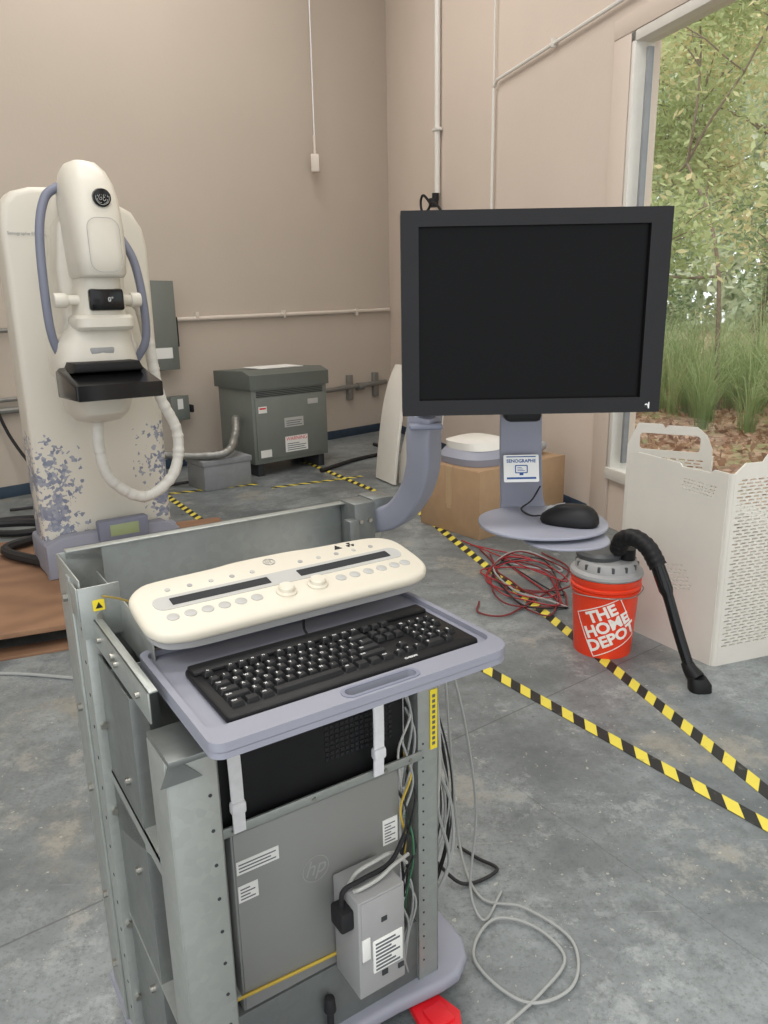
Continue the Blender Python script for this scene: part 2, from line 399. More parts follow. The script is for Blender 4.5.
for s_ in (3.9,5,6.1): g.box((s_,-.045,3.31),(s_+.02,-.01,3.37),.002)
tag(g.obj('thin_conduit',M_whitew,M=MR),'thin painted conduit running above window','conduit')
p=onB(1.25,3.05,.12)
g=G(); g.cyl(p+V((0,0,.25)),p+V((0,0,3.1)),.007,seg=6); t=thing('pendant_cord','thin white cord hanging from ceiling with small switch box','cord')
g.obj('cord',M_wcord,t); g=G(); g.box(p+V((-.045,-.03,-.1)),p+V((.045,.03,.08)),.01); g.cyl(p+V((0,0,.07)),p+V((0,0,.26)),.016)
g.obj('switch_box',M_conduit,t)
g=G(); g.sweep([LB(.05,1.50),LB(3.25,1.45)],.022,10,1)
for s_ in (.6,1.7,2.8): g.box((s_,.005,1.44),(s_+.03,.055,1.52),.002)
tag(g.obj('wall_conduit',M_conduit,M=MB),'painted horizontal conduit along back wall','conduit')
g=G(); g.sweep([LB(.15,.62,.05),LB(1.0,.60,.05),LB(1.35,.60,.10)],.03,10,1); g.cyl(LB(.55,.6,.05),LB(.65,.6,.05),.045); g.box((.28,.005,.45),(.36,.06,.75),.01); g.box((.72,.005,.45),(.80,.06,.75),.01)
tag(g.obj('steel_conduit',M_steel,M=MB),'steel conduit with fittings low on back wall','conduit')
g=G(); g.sweep([LB(3.7,.75,.05),LB(8,.75,.05)],.03,10,1); g.sweep([LB(3.7,.84,.05),LB(8,.84,.05)],.02,10,1); g.sweep([LB(4.3,.3,.05),LB(4.3,1.7,.05)],.02,10,1)
g.sweep([LB(3.6,1.42,.05),LB(8,1.36,.05)],.018,8,1)
tag(g.obj('steel_conduit',M_steel,M=MB),'pair of steel conduits along lower wall behind mammography column','conduit')
for k,(s0,s1,z0,z1,dp,lb) in enumerate(((3.16,3.5,1.0,1.80,.18,'tall grey electrical disconnect box with lever on wall'),(3.06,3.24,.5,.72,.12,'small grey electrical box with label on wall'))):
    t=thing('electrical_box',lb,'electrical box',MB@T((0,.005,0)))
    g=G(); g.box((s0,0,z0),(s1,dp,z1),.01); g.box((s0-.01,dp,z0-.01),(s1+.01,dp+.02,z1+.01),.006); g.obj('cabinet',M_xfmr,t)
    g=G(); g.box((s0-.05,.05,z0+.25*(z1-z0)),(s0-.02,.16,z0+.6*(z1-z0)),.01); g.cyl((s0-.03,.1,z0+.4*(z1-z0)),(s0,.1,z0+.4*(z1-z0)),.02); g.obj('lever',M_blackm,t)
    g=G(); g.box((s0+.06,dp+.02,z0+.1),(s1-.06,dp+.022,z0+.2)); g.obj('sticker',M_paper,t)
t=thing('electrical_box','grey wall mounted junction boxes with black switch','electrical box',MB@T((0,.005,0)))
g=G(); g.box((4.85,0,1.1),(5.1,.1,1.5),.01); g.obj('cabinet',M_xfmr,t); g=G(); g.box((4.88,.1,1.25),(5.0,.13,1.4),.01); g.cyl((4.95,.1,1.15),(4.95,.2,1.15),.03); g.obj('switch',M_blackm,t)
g=G(); g.sweep([LB(4.9,1.08,.06),LB(4.75,.5,.1),LB(4.5,.1,.3),LB(4.0,.02,.6),LB(3.4,.02,.8)],.014)
g.sweep([LB(4.5,1.5,.05),LB(4.45,.9,.05),LB(4.6,.5,.08),LB(4.6,.05,.25)],.01)
tag(g.obj('power_cable',M_blackc,M=MB),'black cables drooping from wall box to floor','cable')
# ---------------------------------------------------------------- transformer
MT=T((-1.20,7.02,0))@RZ(41)
t=thing('transformer','grey steel floor standing electrical transformer cabinet with warning labels','transformer',MT)
g=G(); g.box((0,0,.12),(.86,.60,.84),.006); g.box((.03,-.012,.16),(.83,0,.74),.004); g.obj('body',M_xfmr,t)
g=G(); g.prism([(-.02,.82),(.64,.82),(.64,.97),(.10,.99),(-.02,.95)],-.02,.88,.004,M=Matrix(((0,0,1,0),(1,0,0,0),(0,1,0,0),(0,0,0,1)))); g.obj('hood',M_xfmd,t)
for x in (.04,.75):
    g=G(); g.box((x,.02,0),(x+.07,.52,.12),.004); g.obj('foot',M_inner,t)
g=G()
for z in (.75,.765,.78,.795): g.box((.05,-.006,z),(.81,0,z+.007))
g.obj('vent',M_inner,t)
for (x,z,w_,h_,mm) in ((.06,.60,.09,.06,M_paper),(.34,.44,.22,.09,M_lgrey),(.34,.20,.26,.15,M_paper),(.06,.18,.12,.07,M_paper),(.62,.64,.12,.05,M_lgrey)):
    g=G(); g.box((x,-.016,z),(x+w_,-.012,z+h_)); g.obj('sticker',mm,t)
text('WARNING',.05,T((.47,-.0175,.325))@UP,M_red,t)
g=G(); g.box((.07,-.0172,.635),(.14,-.0162,.65)); g.obj('printed_text',M_red,t)
for z,x1 in ((.215,.58),(.235,.56),(.255,.58),(.275,.5),(.455,.54),(.475,.52),(.495,.54)):
    g=G(); g.box((.36,-.0172,z),(x1,-.0162,z+.007)); g.obj('printed_text',M_print,t)
g=G(); g.box((.2,.15,.99),(.7,.45,.996)); g.obj('paper_sheet',M_paper,t)
g=G()
g.sweep([MT@V((-.04,.25,.50)),MT@V((-.12,.1,.56)),MT@V((-.22,-.05,.45)),MT@V((-.4,-.2,.33)),MT@V((-.62,-.1,.31)),MT@V((-.9,.15,.33))],.04,12,14,rf=lambda L,u:.036+.003*math.sin(L*260))
tag(g.obj('flexible_conduit',M_steel),'grey ribbed flexible conduit running to transformer','conduit')
tag(G().box((0,0,0),(.46,.35,.25),.008).box((-.01,-.01,.22),(.47,.36,.27),.006).obj('metal_junction_box',M_greybox,M=T((-1.56,6.48,0))@RZ(38)),'low grey metal box on floor before transformer','junction box')
# ---------------------------------------------------------------- pallet + mammography unit
MG=T((-1.57,4.2,0))@RZ(35); MP=T((-1.58,4.2,0))@RZ(22)
t=thing('wooden_pallet','brown plywood topped wooden shipping pallet on concrete','pallet',MP)
g=G(); g.box((-1.5,-.85,.105),(.75,.75,.13),.002); g.obj('deck',M_wood,t)
for x in (-1.5,-.8,-.1,.62):
    g=G(); g.box((x,-.84,.015),(x+.09,.74,.105),.003); g.obj('runner',M_wood,t)
for y in (-.85,-.1,.62):
    g=G(); g.box((-1.5,y,0),(.75,y+.12,.015),.002); g.obj('bottom_board',M_wood,t)
t=thing('mammography_machine','tall cream mammography machine with purple leaf patterned column','medical machine',MG@T((0,0,.13)))
Z=-.13
g=G()
out=[(-.36,.24),(.36,.24)]+[(.37,1.70),(.37,1.88),(.35,1.98),(.30,2.06),(.20,2.11),(.05,2.145),(-.08,2.16),(-.20,2.155),(-.29,2.13),(-.34,2.07),(-.36,1.96),(-.36,1.8)]
g.prism([(x,z+Z) for x,z in out],-.24,.0,.035,M=RX(90),seg=4)
g.obj('column',M_col,t,ang=40)
g=G(); g.box((-.375,-.05,0),(.375,.30,.20),.025,3); g.prism([(-.375,.0),(.375,.0),(.375,.17),(.28,.23),(-.28,.23),(-.375,.19)],.01,.09,.015,M=RX(90)); g.obj('plinth',M_lav,t)
g=G(); g.box((-.10,-.13,.17),(.18,-.06,.29),.012); g.obj('control_display',M_lavd,t)
g=G(); g.box((-.04,-.135,.20),(.12,-.13,.265),.001); g.obj('display_screen',M_lcd,t)
text('Senographe Essential',.0225,T((-.335,-.006,1.93+Z))@UP,M_faint,t,align='LEFT')
ox=-.035
g=G(); g.loft([(1.02+Z,ox,-.13,.12,.14,3),(1.15+Z,ox,-.13,.15,.16,3),(1.5+Z,ox,-.12,.155,.16,3),(1.85+Z,ox,-.1,.14,.14,3),(2.1+Z,ox,-.1,.12,.13,3),(2.14+Z,ox,-.1,.09,.1,3)]); g.obj('gantry_arm',M_white,t)
g=G()
for sg in (-1,1):
    g.prism([(ox+sg*.08,2.02+Z),(ox+sg*.135,1.95+Z),(ox+sg*.160,1.75+Z),(ox+sg*.155,1.50+Z),(ox+sg*.195,1.38+Z),(ox+sg*.195,1.27+Z),(ox+sg*.08,1.27+Z)],.16,.32,.02,M=UP,seg=3)
g.obj('yoke_cover',M_white,t,ang=45)
g=G(); g.loft([(1.70+Z,ox,-.42,.098,.15,4),(1.715+Z,ox,-.42,.110,.165,4),(1.80+Z,ox,-.42,.116,.173,4),(1.92+Z,ox,-.41,.121,.177,3.6),(2.05+Z,ox,-.38,.122,.177,3.2),(2.12+Z,ox,-.36,.114,.17,2.9),(2.18+Z,ox,-.335,.097,.15,2.6),(2.22+Z,ox,-.315,.068,.11,2.4),(2.237+Z,ox,-.30,.03,.05,2.2)],36); g.obj('tube_head',M_white,t,ang=60)
g=G(); g.plate([rrect(-.074,.074,-.14,.10,.05),rrect(-.071,.071,-.137,.097,.047)],0,.002,M=T((ox,-.5955,1.86+Z))@RX(88)); g.obj('face_seam',M_lgrey,t)
g=G(); g.cyl((ox+.015,-.55,2.05+Z),(ox+.015,-.582,2.045+Z),.040,seg=28,bev=.004); g.obj('emblem',M_gloss,t)
mono(.031,T((ox+.015,-.5825,2.045+Z))@UP,.045).obj('emblem_mark',M_lgrey,t)
g=G(); g.loft([(1.50+Z,ox,-.36,.125,.13,3),(1.56+Z,ox,-.36,.115,.14,3),(1.70+Z,ox,-.38,.095,.15,3)]); g.cyl((ox-.19,-.42,1.60+Z),(ox+.18,-.42,1.60+Z),.024,seg=16,bev=.006)
g.cyl((ox-.215,-.42,1.60+Z),(ox-.155,-.42,1.60+Z),.034,seg=16,bev=.006); g.cyl((ox+.145,-.42,1.60+Z),(ox+.195,-.42,1.60+Z),.034,seg=16,bev=.006)
g.loft([(1.46+Z,ox,-.39,.13,.12,4),(1.475+Z,ox,-.39,.14,.135,4),(1.515+Z,ox,-.39,.14,.135,4),(1.53+Z,ox,-.39,.13,.12,4)])
g.obj('compression_carriage',M_white,t)
g=G(); g.box((ox-.075,-.525,1.55+Z),(ox+.085,-.48,1.65+Z),.012); g.obj('angle_display',M_gloss,t)
g=G(); g.mesh(textmesh('0°',.03),T((ox+.02,-.527,1.60+Z))@UP); g.obj('display_digits',M_leg,t)
ob_=ox-.03
g=G(); g.loft([(1.24+Z,ob_,-.28,.195,.20,3.2),(1.30+Z,ob_,-.28,.20,.2,3.4),(1.40+Z,ob_,-.28,.185,.185,3.4),(1.47+Z,ox,-.29,.15,.17,3.2),(1.52+Z,ox,-.30,.13,.16,3)],32); g.loft([(.995+Z,ob_,-.24,.06,.08,2.4),(1.01+Z,ob_,-.25,.11,.13,2.6),(1.05+Z,ob_,-.26,.145,.175,2.6),(1.18+Z,ob_,-.28,.175,.19,2.8),(1.26+Z,ob_,-.3,.19,.2,3)]); g.obj('bucky_housing',M_white,t)
od=ox-.045
# wedge-shaped black platform: thick at the rear, thin front lip
g=G(); g.prism([(-.76,1.155+Z),(-.40,1.145+Z),(-.40,1.275+Z),(-.46,1.29+Z),(-.60,1.255+Z),(-.76,1.225+Z)],-.20,.20,.012,M=T((od,0,0))@Matrix(((0,0,1,0),(1,0,0,0),(0,1,0,0),(0,0,0,1))),seg=3); g.obj('detector_plate',M_gloss,t)
g=G(); g.prism([(-.17,1.27),(.17,1.27),(.15,1.315),(-.15,1.315)],.42,.60,.010,M=T((od,0,Z))@UP); g.obj('compression_paddle',M_black,t)
for pts in ([(-.12,-.3,2.12),(-.19,-.32,2.06),(-.24,-.36,1.9),(-.255,-.38,1.62),(-.24,-.36,1.42),(-.18,-.3,1.29)],[(.10,-.28,1.98),(.15,-.30,1.9),(.195,-.34,1.78),(.215,-.36,1.58),(.215,-.34,1.4),(.16,-.3,1.29)]):
    g=G(); g.sweep([(x+ox*.6,y,z+Z) for x,y,z in pts],.021,12,8); g.obj('grab_handle',M_lavd,t)
g=G(); g.sweep([(x,y,z+Z) for x,y,z in [(.14,-.15,1.60),(.22,-.2,1.57),(.25,-.22,1.35),(.28,-.22,1.1),(.36,-.22,.88),(.31,-.24,.66),(.13,-.26,.56),(-.04,-.27,.68),(-.08,-.26,.85),(-.065,-.25,1.04)]],.03,16,30,rf=lambda L,u:.030+.0045*noise.noise(V((L*38,0,0)))+.003*noise.noise(V((L*90,5,0)))); g.obj('fabric_hose',M_whitew,t,label='white wrinkled fabric cable sleeve',ang=60)
g=G(); g.box((ob_-.06,-.472,1.34+Z),(ob_+.06,-.44,1.38+Z),.01); g.obj('status_buttons',M_grey,t)
for pts,mm,r,lb in (([(-2.9,4.9,.17),(-2.4,5.0,.165),(-2.1,4.8,.165),(-2.3,4.4,.165),(-1.9,4.1,.165)],M_blackc,.03,'thick black cable lying on pallet'),
    ([(-3.2,5.4,.03),(-2.7,5.6,.03),(-2.45,5.4,.03),(-2.6,5.2,.03),(-3.1,5.25,.03)],M_blackc,.025,'thick black cable coiled on floor by wall'),
    ([(-3.0,5.9,.02),(-2.5,6.1,.02),(-2.2,5.9,.02),(-2.0,5.6,.02)],M_blackc,.012,'thin black cable on floor by wall'),
    ([(-2.4,3.1,.008),(-1.9,3.08,.008),(-1.5,3.04,.008),(-1.1,2.9,.008),(-.7,2.5,.008)],M_gcab,.008,'pale grey cable trailing across concrete floor'),
    ([(-.6,7.2,.02),(-.3,7.7,.02),(.1,8.2,.02),(-.1,8.6,.02)],M_blackc,.02,'black cable on floor along back wall')):
    tag(G().sweep(pts,r,8,10).obj('floor_cable',mm),lb,'cable')
# ---------------------------------------------------------------- tape
def tape(p,q,w=.055,lb='yellow and black striped hazard tape stuck on floor',z=.0005):
    p,q=V((*p,0)),V((*q,0)); L=(q-p).length; a=math.degrees(math.atan2(q.y-p.y,q.x-p.x))
    tag(G().box((0,-w/2,0),(L,w/2,.0012)).obj('hazard_tape',M_haz,M=T(p)@RZ(a)@T((0,0,z))),lb,'floor tape','hazard tape strips on floor')
tape((.23,5.84),(1.36,1.66)); tape((.20,3.38),(1.35,1.68),z=.0020); tape((-1.89,6.4),(-1.2,5.25)); tape((-1.9,6.42),(-1.15,6.75),z=.002); tape((-.9,7.9),(.25,5.80),z=.0035)
tape((-1.0,6.6),(-.2,7.0))
# ---------------------------------------------------------------- cardboard box & stuff behind
MC=T((.64,4.92,0))@RZ(38)
t=thing('cardboard_box','large brown cardboard shipping box under plastic housings','box',MC)
g=G(); g.box((0,0,0),(.88,.6,.47),.004); g.obj('carton',M_card,t)
g=G(); g.box((-.002,.28,.17),(.882,.32,.472)); g.box((-.003,.27,.2),(.0,.33,.47)); g.obj('packing_tape',M_tapep,t)
g=G(); g.box((.01,.002,.47),(.43,.598,.473)); g.box((.445,.002,.47),(.87,.598,.473)); g.obj('flap',M_card,t)
MC2=MC@T((0,0,.475))
t=thing('plastic_housing','pale blue grey curved equipment housing resting on carton','equipment housing',MC2)
g=G(); g.loft([(0,.3,.3,.26,.24,3),(.05,.3,.3,.27,.25,3),(.11,.29,.31,.2,.2,2.6),(.13,.29,.31,.1,.1,2.4)]); g.obj('shell',M_lav,t)
g=G(); g.loft([(.1,.3,.3,.22,.2,3),(.15,.28,.32,.2,.18,3),(.17,.28,.32,.12,.12,3)]); g.obj('lid',M_whitew,t)
g=G(); g.cyl((.3,.02,.04),(.5,.02,.04),.02); g.obj('latch',M_dgrey,t)
tag(G().box((.6,.15,0),(.82,.5,.10),.02,3).cyl((.62,.14,.06),(.8,.14,.06),.03).obj('instrument_case',M_grey,M=MC2),'small grey instrument case on cardboard box','case')
g=G(); g.ribbon([(0,0,0),(.03,.02,.3),(.07,.05,.6),(.13,.1,.85),(.20,.14,1.02)],.40,.03,(.4,-.9,0))
tag(g.obj('curved_cover_panel',M_cover,M=T((.02,6.75,.01))),'tall cream curved plastic cover leaning by wall','cover panel')
g=G(); g.ribbon([(0,0,0),(.02,.02,.25),(.08,.05,.5),(.1,.1,.7)],.45,.03,(.6,-.8,0))
tag(g.obj('curved_cover_panel',M_cover,M=T((.28,6.5,.01))),'shorter cream curved plastic cover standing by wall','cover panel')
# ---------------------------------------------------------------- bucket vac
MBk=T((1.0,3.24,0))
t=thing('bucket_vacuum','orange plastic bucket with grey wet dry vacuum lid','bucket vacuum',MBk)
def br(z): return .128+.022*z/.36
g=G(); g.lathe([(.0,.004),(.122,.004),(.124,0),(.128,0),(br(.30),.30),(br(.3)+.008,.303),(br(.31)+.008,.309),(br(.315),.313),(br(.32)+.008,.318),(br(.33)+.008,.328),(br(.34),.333),(br(.35)+.006,.348),(br(.36)+.006,.365),(br(.36),.37),(.05,.37)],48); g.obj('bucket',M_orange,t)
def wrap(me,cz,cx,face,rot):
    g=G(); g.mesh(me,RZ(rot))
    bmesh.ops.subdivide_edges(g.bm,edges=[e for e in g.bm.edges if e.calc_length()>.02],cuts=2)
    for v in g.bm.verts:
        z=cz+v.co.y; r=br(z)+.0015+v.co.z; a=rad(face)+(cx+v.co.x)/br(z); v.co=V((r*math.cos(a),r*math.sin(a),z))
    return g
FA=-100
g=wrap(textmesh('THE\nHOME\nDEPOT',.075,.0028,ext=.0006),.16,.003,FA,26)
g.obj('lettering',M_logo,t)
frame=G(); sq=.110
for a,b in (((-sq,-sq),(sq,-sq+.004)),((-sq,sq-.004),(sq,sq)),((-sq,-sq),(-sq+.004,sq)),((sq-.004,-sq),(sq,sq))):
    nseg=10
    for i in range(nseg):
        if abs(b[0]-a[0])>abs(b[1]-a[1]):
            x0=a[0]+(b[0]-a[0])*i/nseg; x1=a[0]+(b[0]-a[0])*(i+1)/nseg; frame.box((x0,a[1],0),(x1,b[1],.0006))
        else:
            y0=a[1]+(b[1]-a[1])*i/nseg; y1=a[1]+(b[1]-a[1])*(i+1)/nseg; frame.box((a[0],y0,0),(b[0],y1,.0006))
me=bpy.data.meshes.new('fr'); frame.bm.to_mesh(me); wrap(me,.153,.0,FA,26).obj('logo_frame',M_logo,t)
g=G(); g.sweep([(-.155,.02,.31),(-.162,-.03,.30),(-.14,-.1,.302),(-.03,-.168,.306),(.08,-.152,.306),(.152,-.06,.308),(.158,.0,.31)],.0025,6,8); g.obj('bail_handle',M_steel,t)
g=G(); g.lathe([(.0,.37),(.158,.37),(.162,.378),(.158,.39),(.14,.40),(.135,.425),(.12,.44),(.0,.445)],40); g.obj('lid',M_grey,t)
g=G(); g.lathe([(.0,.44),(.10,.44),(.105,.46),(.095,.475),(.0,.48)],36,M=T((-.03,.02,0)))
for i in range(14): g.box((.10,-.006,.405),(.138,.006,.432),.001,M=RZ(i*360/14+8))
g.obj('motor_cap',M_dgrey,t)
g=G(); g.cyl((.08,-.03,.43),(.08,-.03,.49),.035); g.obj('hose_port',M_black,t)
t=thing('vacuum_hose','thick black vacuum hose with smooth wand and floor nozzle','vacuum hose')
g=G(); g.sweep([(1.03,3.19,.49),(1.035,3.16,.545),(1.07,3.11,.57),(1.115,3.06,.54),(1.15,3.02,.47)],.03,14,20,rf=lambda L,u:.038+.0012*math.sin(L*240)); g.obj('hose',M_black,t)
g=G(); g.sweep([(1.145,3.025,.48),(1.18,2.97,.36),(1.215,2.92,.22),(1.25,2.87,.09)],.02,14,6,rf=lambda L,u:.030 if u<.3 else .0225); g.obj('wand',M_gloss,t)
g=G(); g.sweep([(1.245,2.88,.10),(1.258,2.86,.07),(1.275,2.835,.045)],.02,12,6,rf=lambda L,u:.024+.012*u); g.loft([(.001,1.285,2.82,.045,.038,3),(.03,1.283,2.822,.045,.038,3),(.055,1.275,2.83,.036,.032,2.6)]); g.obj('nozzle',M_black,t)
def loopy(cx,cy,n,rx,ry,ph):
    return [(cx+rx*math.cos(ph+i*.9)*random.uniform(.6,1.1),cy+ry*math.sin(ph+i*.9)*random.uniform(.6,1.1),.008+random.random()*.02) for i in range(n)]
for i,(mm,lb,r,nn) in enumerate(((M_redc,'thin red cable tangled on floor behind bucket',.0045,11),(M_redc,'thin red cable tangled on floor behind bucket',.0045,9),(M_brown,'dark red cable looped on concrete floor',.005,11),(M_brown,'dark red cable looped on concrete floor',.0045,8),(M_blackc,'black cable tangled on floor behind bucket',.0045,7),(M_gcab,'grey cable looped behind orange bucket',.006,6))):
    tag(G().sweep([(.52+.05*i,4.9-.1*i,.01)]+loopy(.80+.03*(i%3),4.05+.07*(i%3),nn,.23,.42,i*1.3)+[(.95,3.7,.01)],r,6,10).obj('floor_cable',mm),lb,'cable','tangled cables behind bucket')
tag(G().sweep([(.5,3.8,.012),(.48,3.65,.012),(.6,3.6,.012),(.75,3.75,.012),(.95,4.0,.012),(1.1,4.3,.012),(1.0,4.6,.012)],.005,6,10).obj('floor_cable',M_brown),'dark red cable looped on concrete floor','cable')
# ---------------------------------------------------------------- cream cover panels
def slot(x,y,w_,h_): return rrect(x-w_/2,x+w_/2,y-h_/2,y+h_/2,min(w_,h_)*.45,2)
t=thing('perforated_cover_panel','large cream folded plastic cover with rows of vent slots','cover panel',T((1.16,3.50,0))@RZ(-61))
hA=[]
for r in range(7):
    for c in range(8):
        hA.append(slot(.22+c*.024+(.012 if r%2 else 0)-r*.008,.27+r*.016+c*.006,.016,.006))
for r in range(4):
    for c in range(9): hA.append(slot(.32+c*.019-r*.004,.80-r*.014-c*.001,.013,.006))
outA=[(0,0),(.53,0),(.53,.86),(.46,.865),(.445,.85),(.30,.85),(.285,.865),(.05,.875),(.0,.86)]
g=G(); g.plate([outA]+hA,-.004,.004,M=UP); g.obj('front_panel',M_cover,t)
g=G(); g.box((0,0,.02),(.008,.06,.80),.002); g.box((0,0,0),(.53,.05,.008),.002); g.obj('flange',M_cover,t)
fold=T((.545,.015,0))@RZ(80)
g=G()
arc=[(.53+.018*math.sin(rad(a)),.018-.018*math.cos(rad(a))) for a in range(0,81,10)]
inner_=[(.53+.011*math.sin(rad(a)),.018-.011*math.cos(rad(a))) for a in range(80,-1,-10)]
g.prism(arc+inner_,0,.86); g.obj('corner',M_cover,t)
hB=[]
for r in range(52):
    for c in range(10): hB.append(slot(.035+c*.0435+(.016 if r%2 else 0),.09+r*.0145,.033,.007))
outB=[(0,0),(.5,0),(.5,.86),(.46,.9),(.30,.9),(.27,.94),(.17,.94),(.14,.9),(.05,.9),(0,.86)]
hB.append(rrect(.18,.26,.905,.925,.009,3))
g=G(); g.plate([outB]+hB,-.004,.004,M=UP); g.obj('side_panel',M_cover,t,M=fold)
hC=[rrect(.06,.36,.80,.885,.02,4)]
for r in range(12):
    for c in range(8): hC.append(slot(.05+c*.043+(.012 if r%2 else 0),.58+r*.0162,.034,.0085))
outC=[(0,0),(.42,0),(.42,.82),(.39,.89),(.34,.93),(.2,.93),(.185,.915),(.17,.935),(.05,.935),(.025,.88),(0,.82)]
t=thing('perforated_cover_panel','smaller cream cover with large opening behind larger one','cover panel',T((1.30,3.98,0))@RZ(-32))
g=G(); g.plate([outC]+hC,-.004,.004,M=UP); g.obj('front_panel',M_cover,t)
g=G(); g.box((0,0,.02),(.008,.05,.78),.002); g.box((.412,0,.02),(.42,.05,.78),.002); g.box((0,0,0),(.42,.05,.008),.002); g.obj('flange',M_cover,t)
# ---------------------------------------------------------------- outside
def gz(s,n): return .22+.03*n+.10*noise.noise(V((s*.5,n*.5,0)))*min(1,n)
g=G(); b=g.bm; nx,ny=40,34; gr=[]
for i in range(nx+1):
    row=[]
    for j in range(ny+1):
        s_=-14+30*i/nx; n_=.22+24*(j/ny)**1.6; row.append(b.verts.new((s_,n_,gz(s_,n_))))
    gr.append(row)
for i in range(nx):
    for j in range(ny): b.faces.new((gr[i][j],gr[i+1][j],gr[i+1][j+1],gr[i][j+1]))
bmesh.ops.recalc_face_normals(b,faces=b.faces)
for f in b.faces:
    if f.normal.z<0: f.normal_flip()
struct(g.obj('garden_ground',M_soil,M=MR))
def leaves(name,pts,size,m,parent=None,droop=.3,asp=.4,M=None):
    vs=[];fs=[];lv=[]
    for p,q in pts:
        d=V((random.gauss(0,1),random.gauss(0,1),random.gauss(-droop,.6))).normalized(); n_=d.cross(V((random.gauss(0,1),random.gauss(0,1),random.gauss(0,1)))).normalized(); L=size*random.uniform(.6,1.3); w_=L*asp
        i=len(vs); vs+= [p,p+d*L*.45+n_*w_*.5,p+d*L,p+d*L*.45-n_*w_*.5]; fs.append((i,i+1,i+2,i+3)); lv+= [q]*4
    me=bpy.data.meshes.new(name); me.from_pydata([tuple(v) for v in vs],[],fs); at=me.attributes.new('lv','FLOAT','POINT'); at.data.foreach_set('value',lv)
    me.materials.append(m); o=bpy.data.objects.new(name,me); COL.objects.link(o); o['kind']='stuff'
    if parent: o.parent=parent
    if M is not None: o.matrix_world=M
    return o
def tree(s0,n0,h,spread,nl,size,m,label,r=.1,lo=.2,bush=False):
    z0=gz(s0,n0)-.02
    t=thing('tree' if not bush else 'shrub',label,'tree' if not bush else 'shrub',MR@T((s0,n0,z0))); g=G(); tips=[]
    def br_(p,d,L,r,dep):
        pts=[p]; q=p
        for k in range(4):
            d=(d+V((random.gauss(0,.18),random.gauss(0,.18),random.gauss(.03,.1)))).normalized()
            if q.y+d.y*L/4+n0<.7: d.y=abs(d.y)
            q=q+d*L/4; pts.append(q)
            if dep>0: tips.append((q,dep))
        g.sweep(pts,r,6,2,rf=lambda l,u:r*(1-.55*u)+.003)
        if dep<3:
            for k in range(4 if dep else 6):
                pp=pts[random.randint(2,4) if dep else random.randint(1,4)]
                dd=(d*.4+V((random.gauss(0,.8),random.gauss(0,.8),random.gauss(.25,.4)))).normalized(); br_(pp,dd,L*random.uniform(.45,.7)*(spread if dep==0 else 1),r*.5,dep+1)
    br_(V((0,0,0)),V((random.gauss(0,.1),random.gauss(0,.1),1)),h*.6,r,0)
    g.obj('trunk',M_bark,t); pts=[]
    for k in range(nl):
        q,dep=random.choice(tips); s_=.24 if dep>1 else .38
        p=q+V((random.gauss(0,s_),random.gauss(0,s_),random.gauss(-.08,s_)))
        if p.z<lo*h: p.z+=lo*h
        if p.y+n0<.55: continue
        cl=noise.noise(p*.9+V((s0,n0,0)))*.9+.45; pts.append((p,min(1,max(0,cl+random.gauss(0,.2)))))
    leaves('foliage',pts,size,m,t)
for (s_,n_,h,sp,nl,sz,m_,lb,r,lo,bu) in (
    (2.0,3.4,5.2,1.0,17000,.11,M_leaf1,'broadleaf tree with yellow green autumn leaves outside window',.028,.20,False),
    (4.4,4.2,4.6,1.0,9000,.11,M_leaf1,'slender tree with pale yellowing leaves outside window',.035,.35,False),
    (-.8,6.5,7.5,1.0,17000,.14,M_leaf1,'tall tree with thin grey branches and pale leaves',.05,.12,False),
    (2.4,8.5,3.4,1.3,14000,.12,M_leaf2,'broad dense green shrub beyond the grass',.03,.0,True),
    (-2.6,4.8,3.2,1.2,12000,.09,M_leaf2,'green shrub growing in garden bed',.03,.0,True),
    (0.6,6.8,2.8,1.3,14000,.09,M_leaf2,'low dense green shrub behind tall grass',.03,.0,True)):
    tree(s_,n_,h,sp,nl,sz,m_,lb,r,lo,bu)
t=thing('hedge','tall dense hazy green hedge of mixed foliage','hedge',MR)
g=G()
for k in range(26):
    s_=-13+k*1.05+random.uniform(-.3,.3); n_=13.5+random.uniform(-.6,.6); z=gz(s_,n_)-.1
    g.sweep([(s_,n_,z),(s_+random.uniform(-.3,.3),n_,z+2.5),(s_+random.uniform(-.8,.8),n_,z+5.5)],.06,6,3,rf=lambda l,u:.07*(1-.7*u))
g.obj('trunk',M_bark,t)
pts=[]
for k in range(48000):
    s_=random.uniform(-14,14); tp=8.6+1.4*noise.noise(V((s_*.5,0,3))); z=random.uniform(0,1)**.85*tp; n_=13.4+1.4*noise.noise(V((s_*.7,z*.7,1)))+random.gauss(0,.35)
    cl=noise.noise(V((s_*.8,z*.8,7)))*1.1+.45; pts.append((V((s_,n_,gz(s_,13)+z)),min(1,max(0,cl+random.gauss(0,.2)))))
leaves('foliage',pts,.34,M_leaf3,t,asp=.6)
vs=[];fs=[];lv=[]
for k in range(250):
    s_=random.uniform(-3.5,4.6); n_=random.uniform(2.3,6.4); c=V((s_,n_,gz(s_,n_))); q0=random.random(); tall=random.choice((.8,1.0,1.35,1.7))
    for j in range(46):
        a=random.uniform(0,6.28); L=tall*random.uniform(.55,1.1); lean=random.uniform(.25,1.15); d=V((math.cos(a),math.sin(a),0)); sd=V((-d.y,d.x,0))*.005
        p0=c+d*random.uniform(0,.1)
        for q in range(6):
            u=q/5; p=p0+d*lean*L*u*u*.8+V((0,0,L*(u-.5*min(lean,1.1)*u*u*u))); w_=sd*(1.2-u)
            i=len(vs); vs+=[tuple(p-w_),tuple(p+w_)]; lv+=[min(1,q0*.6+.45*u)]*2
            if q: fs.append((i-2,i-1,i+1,i))
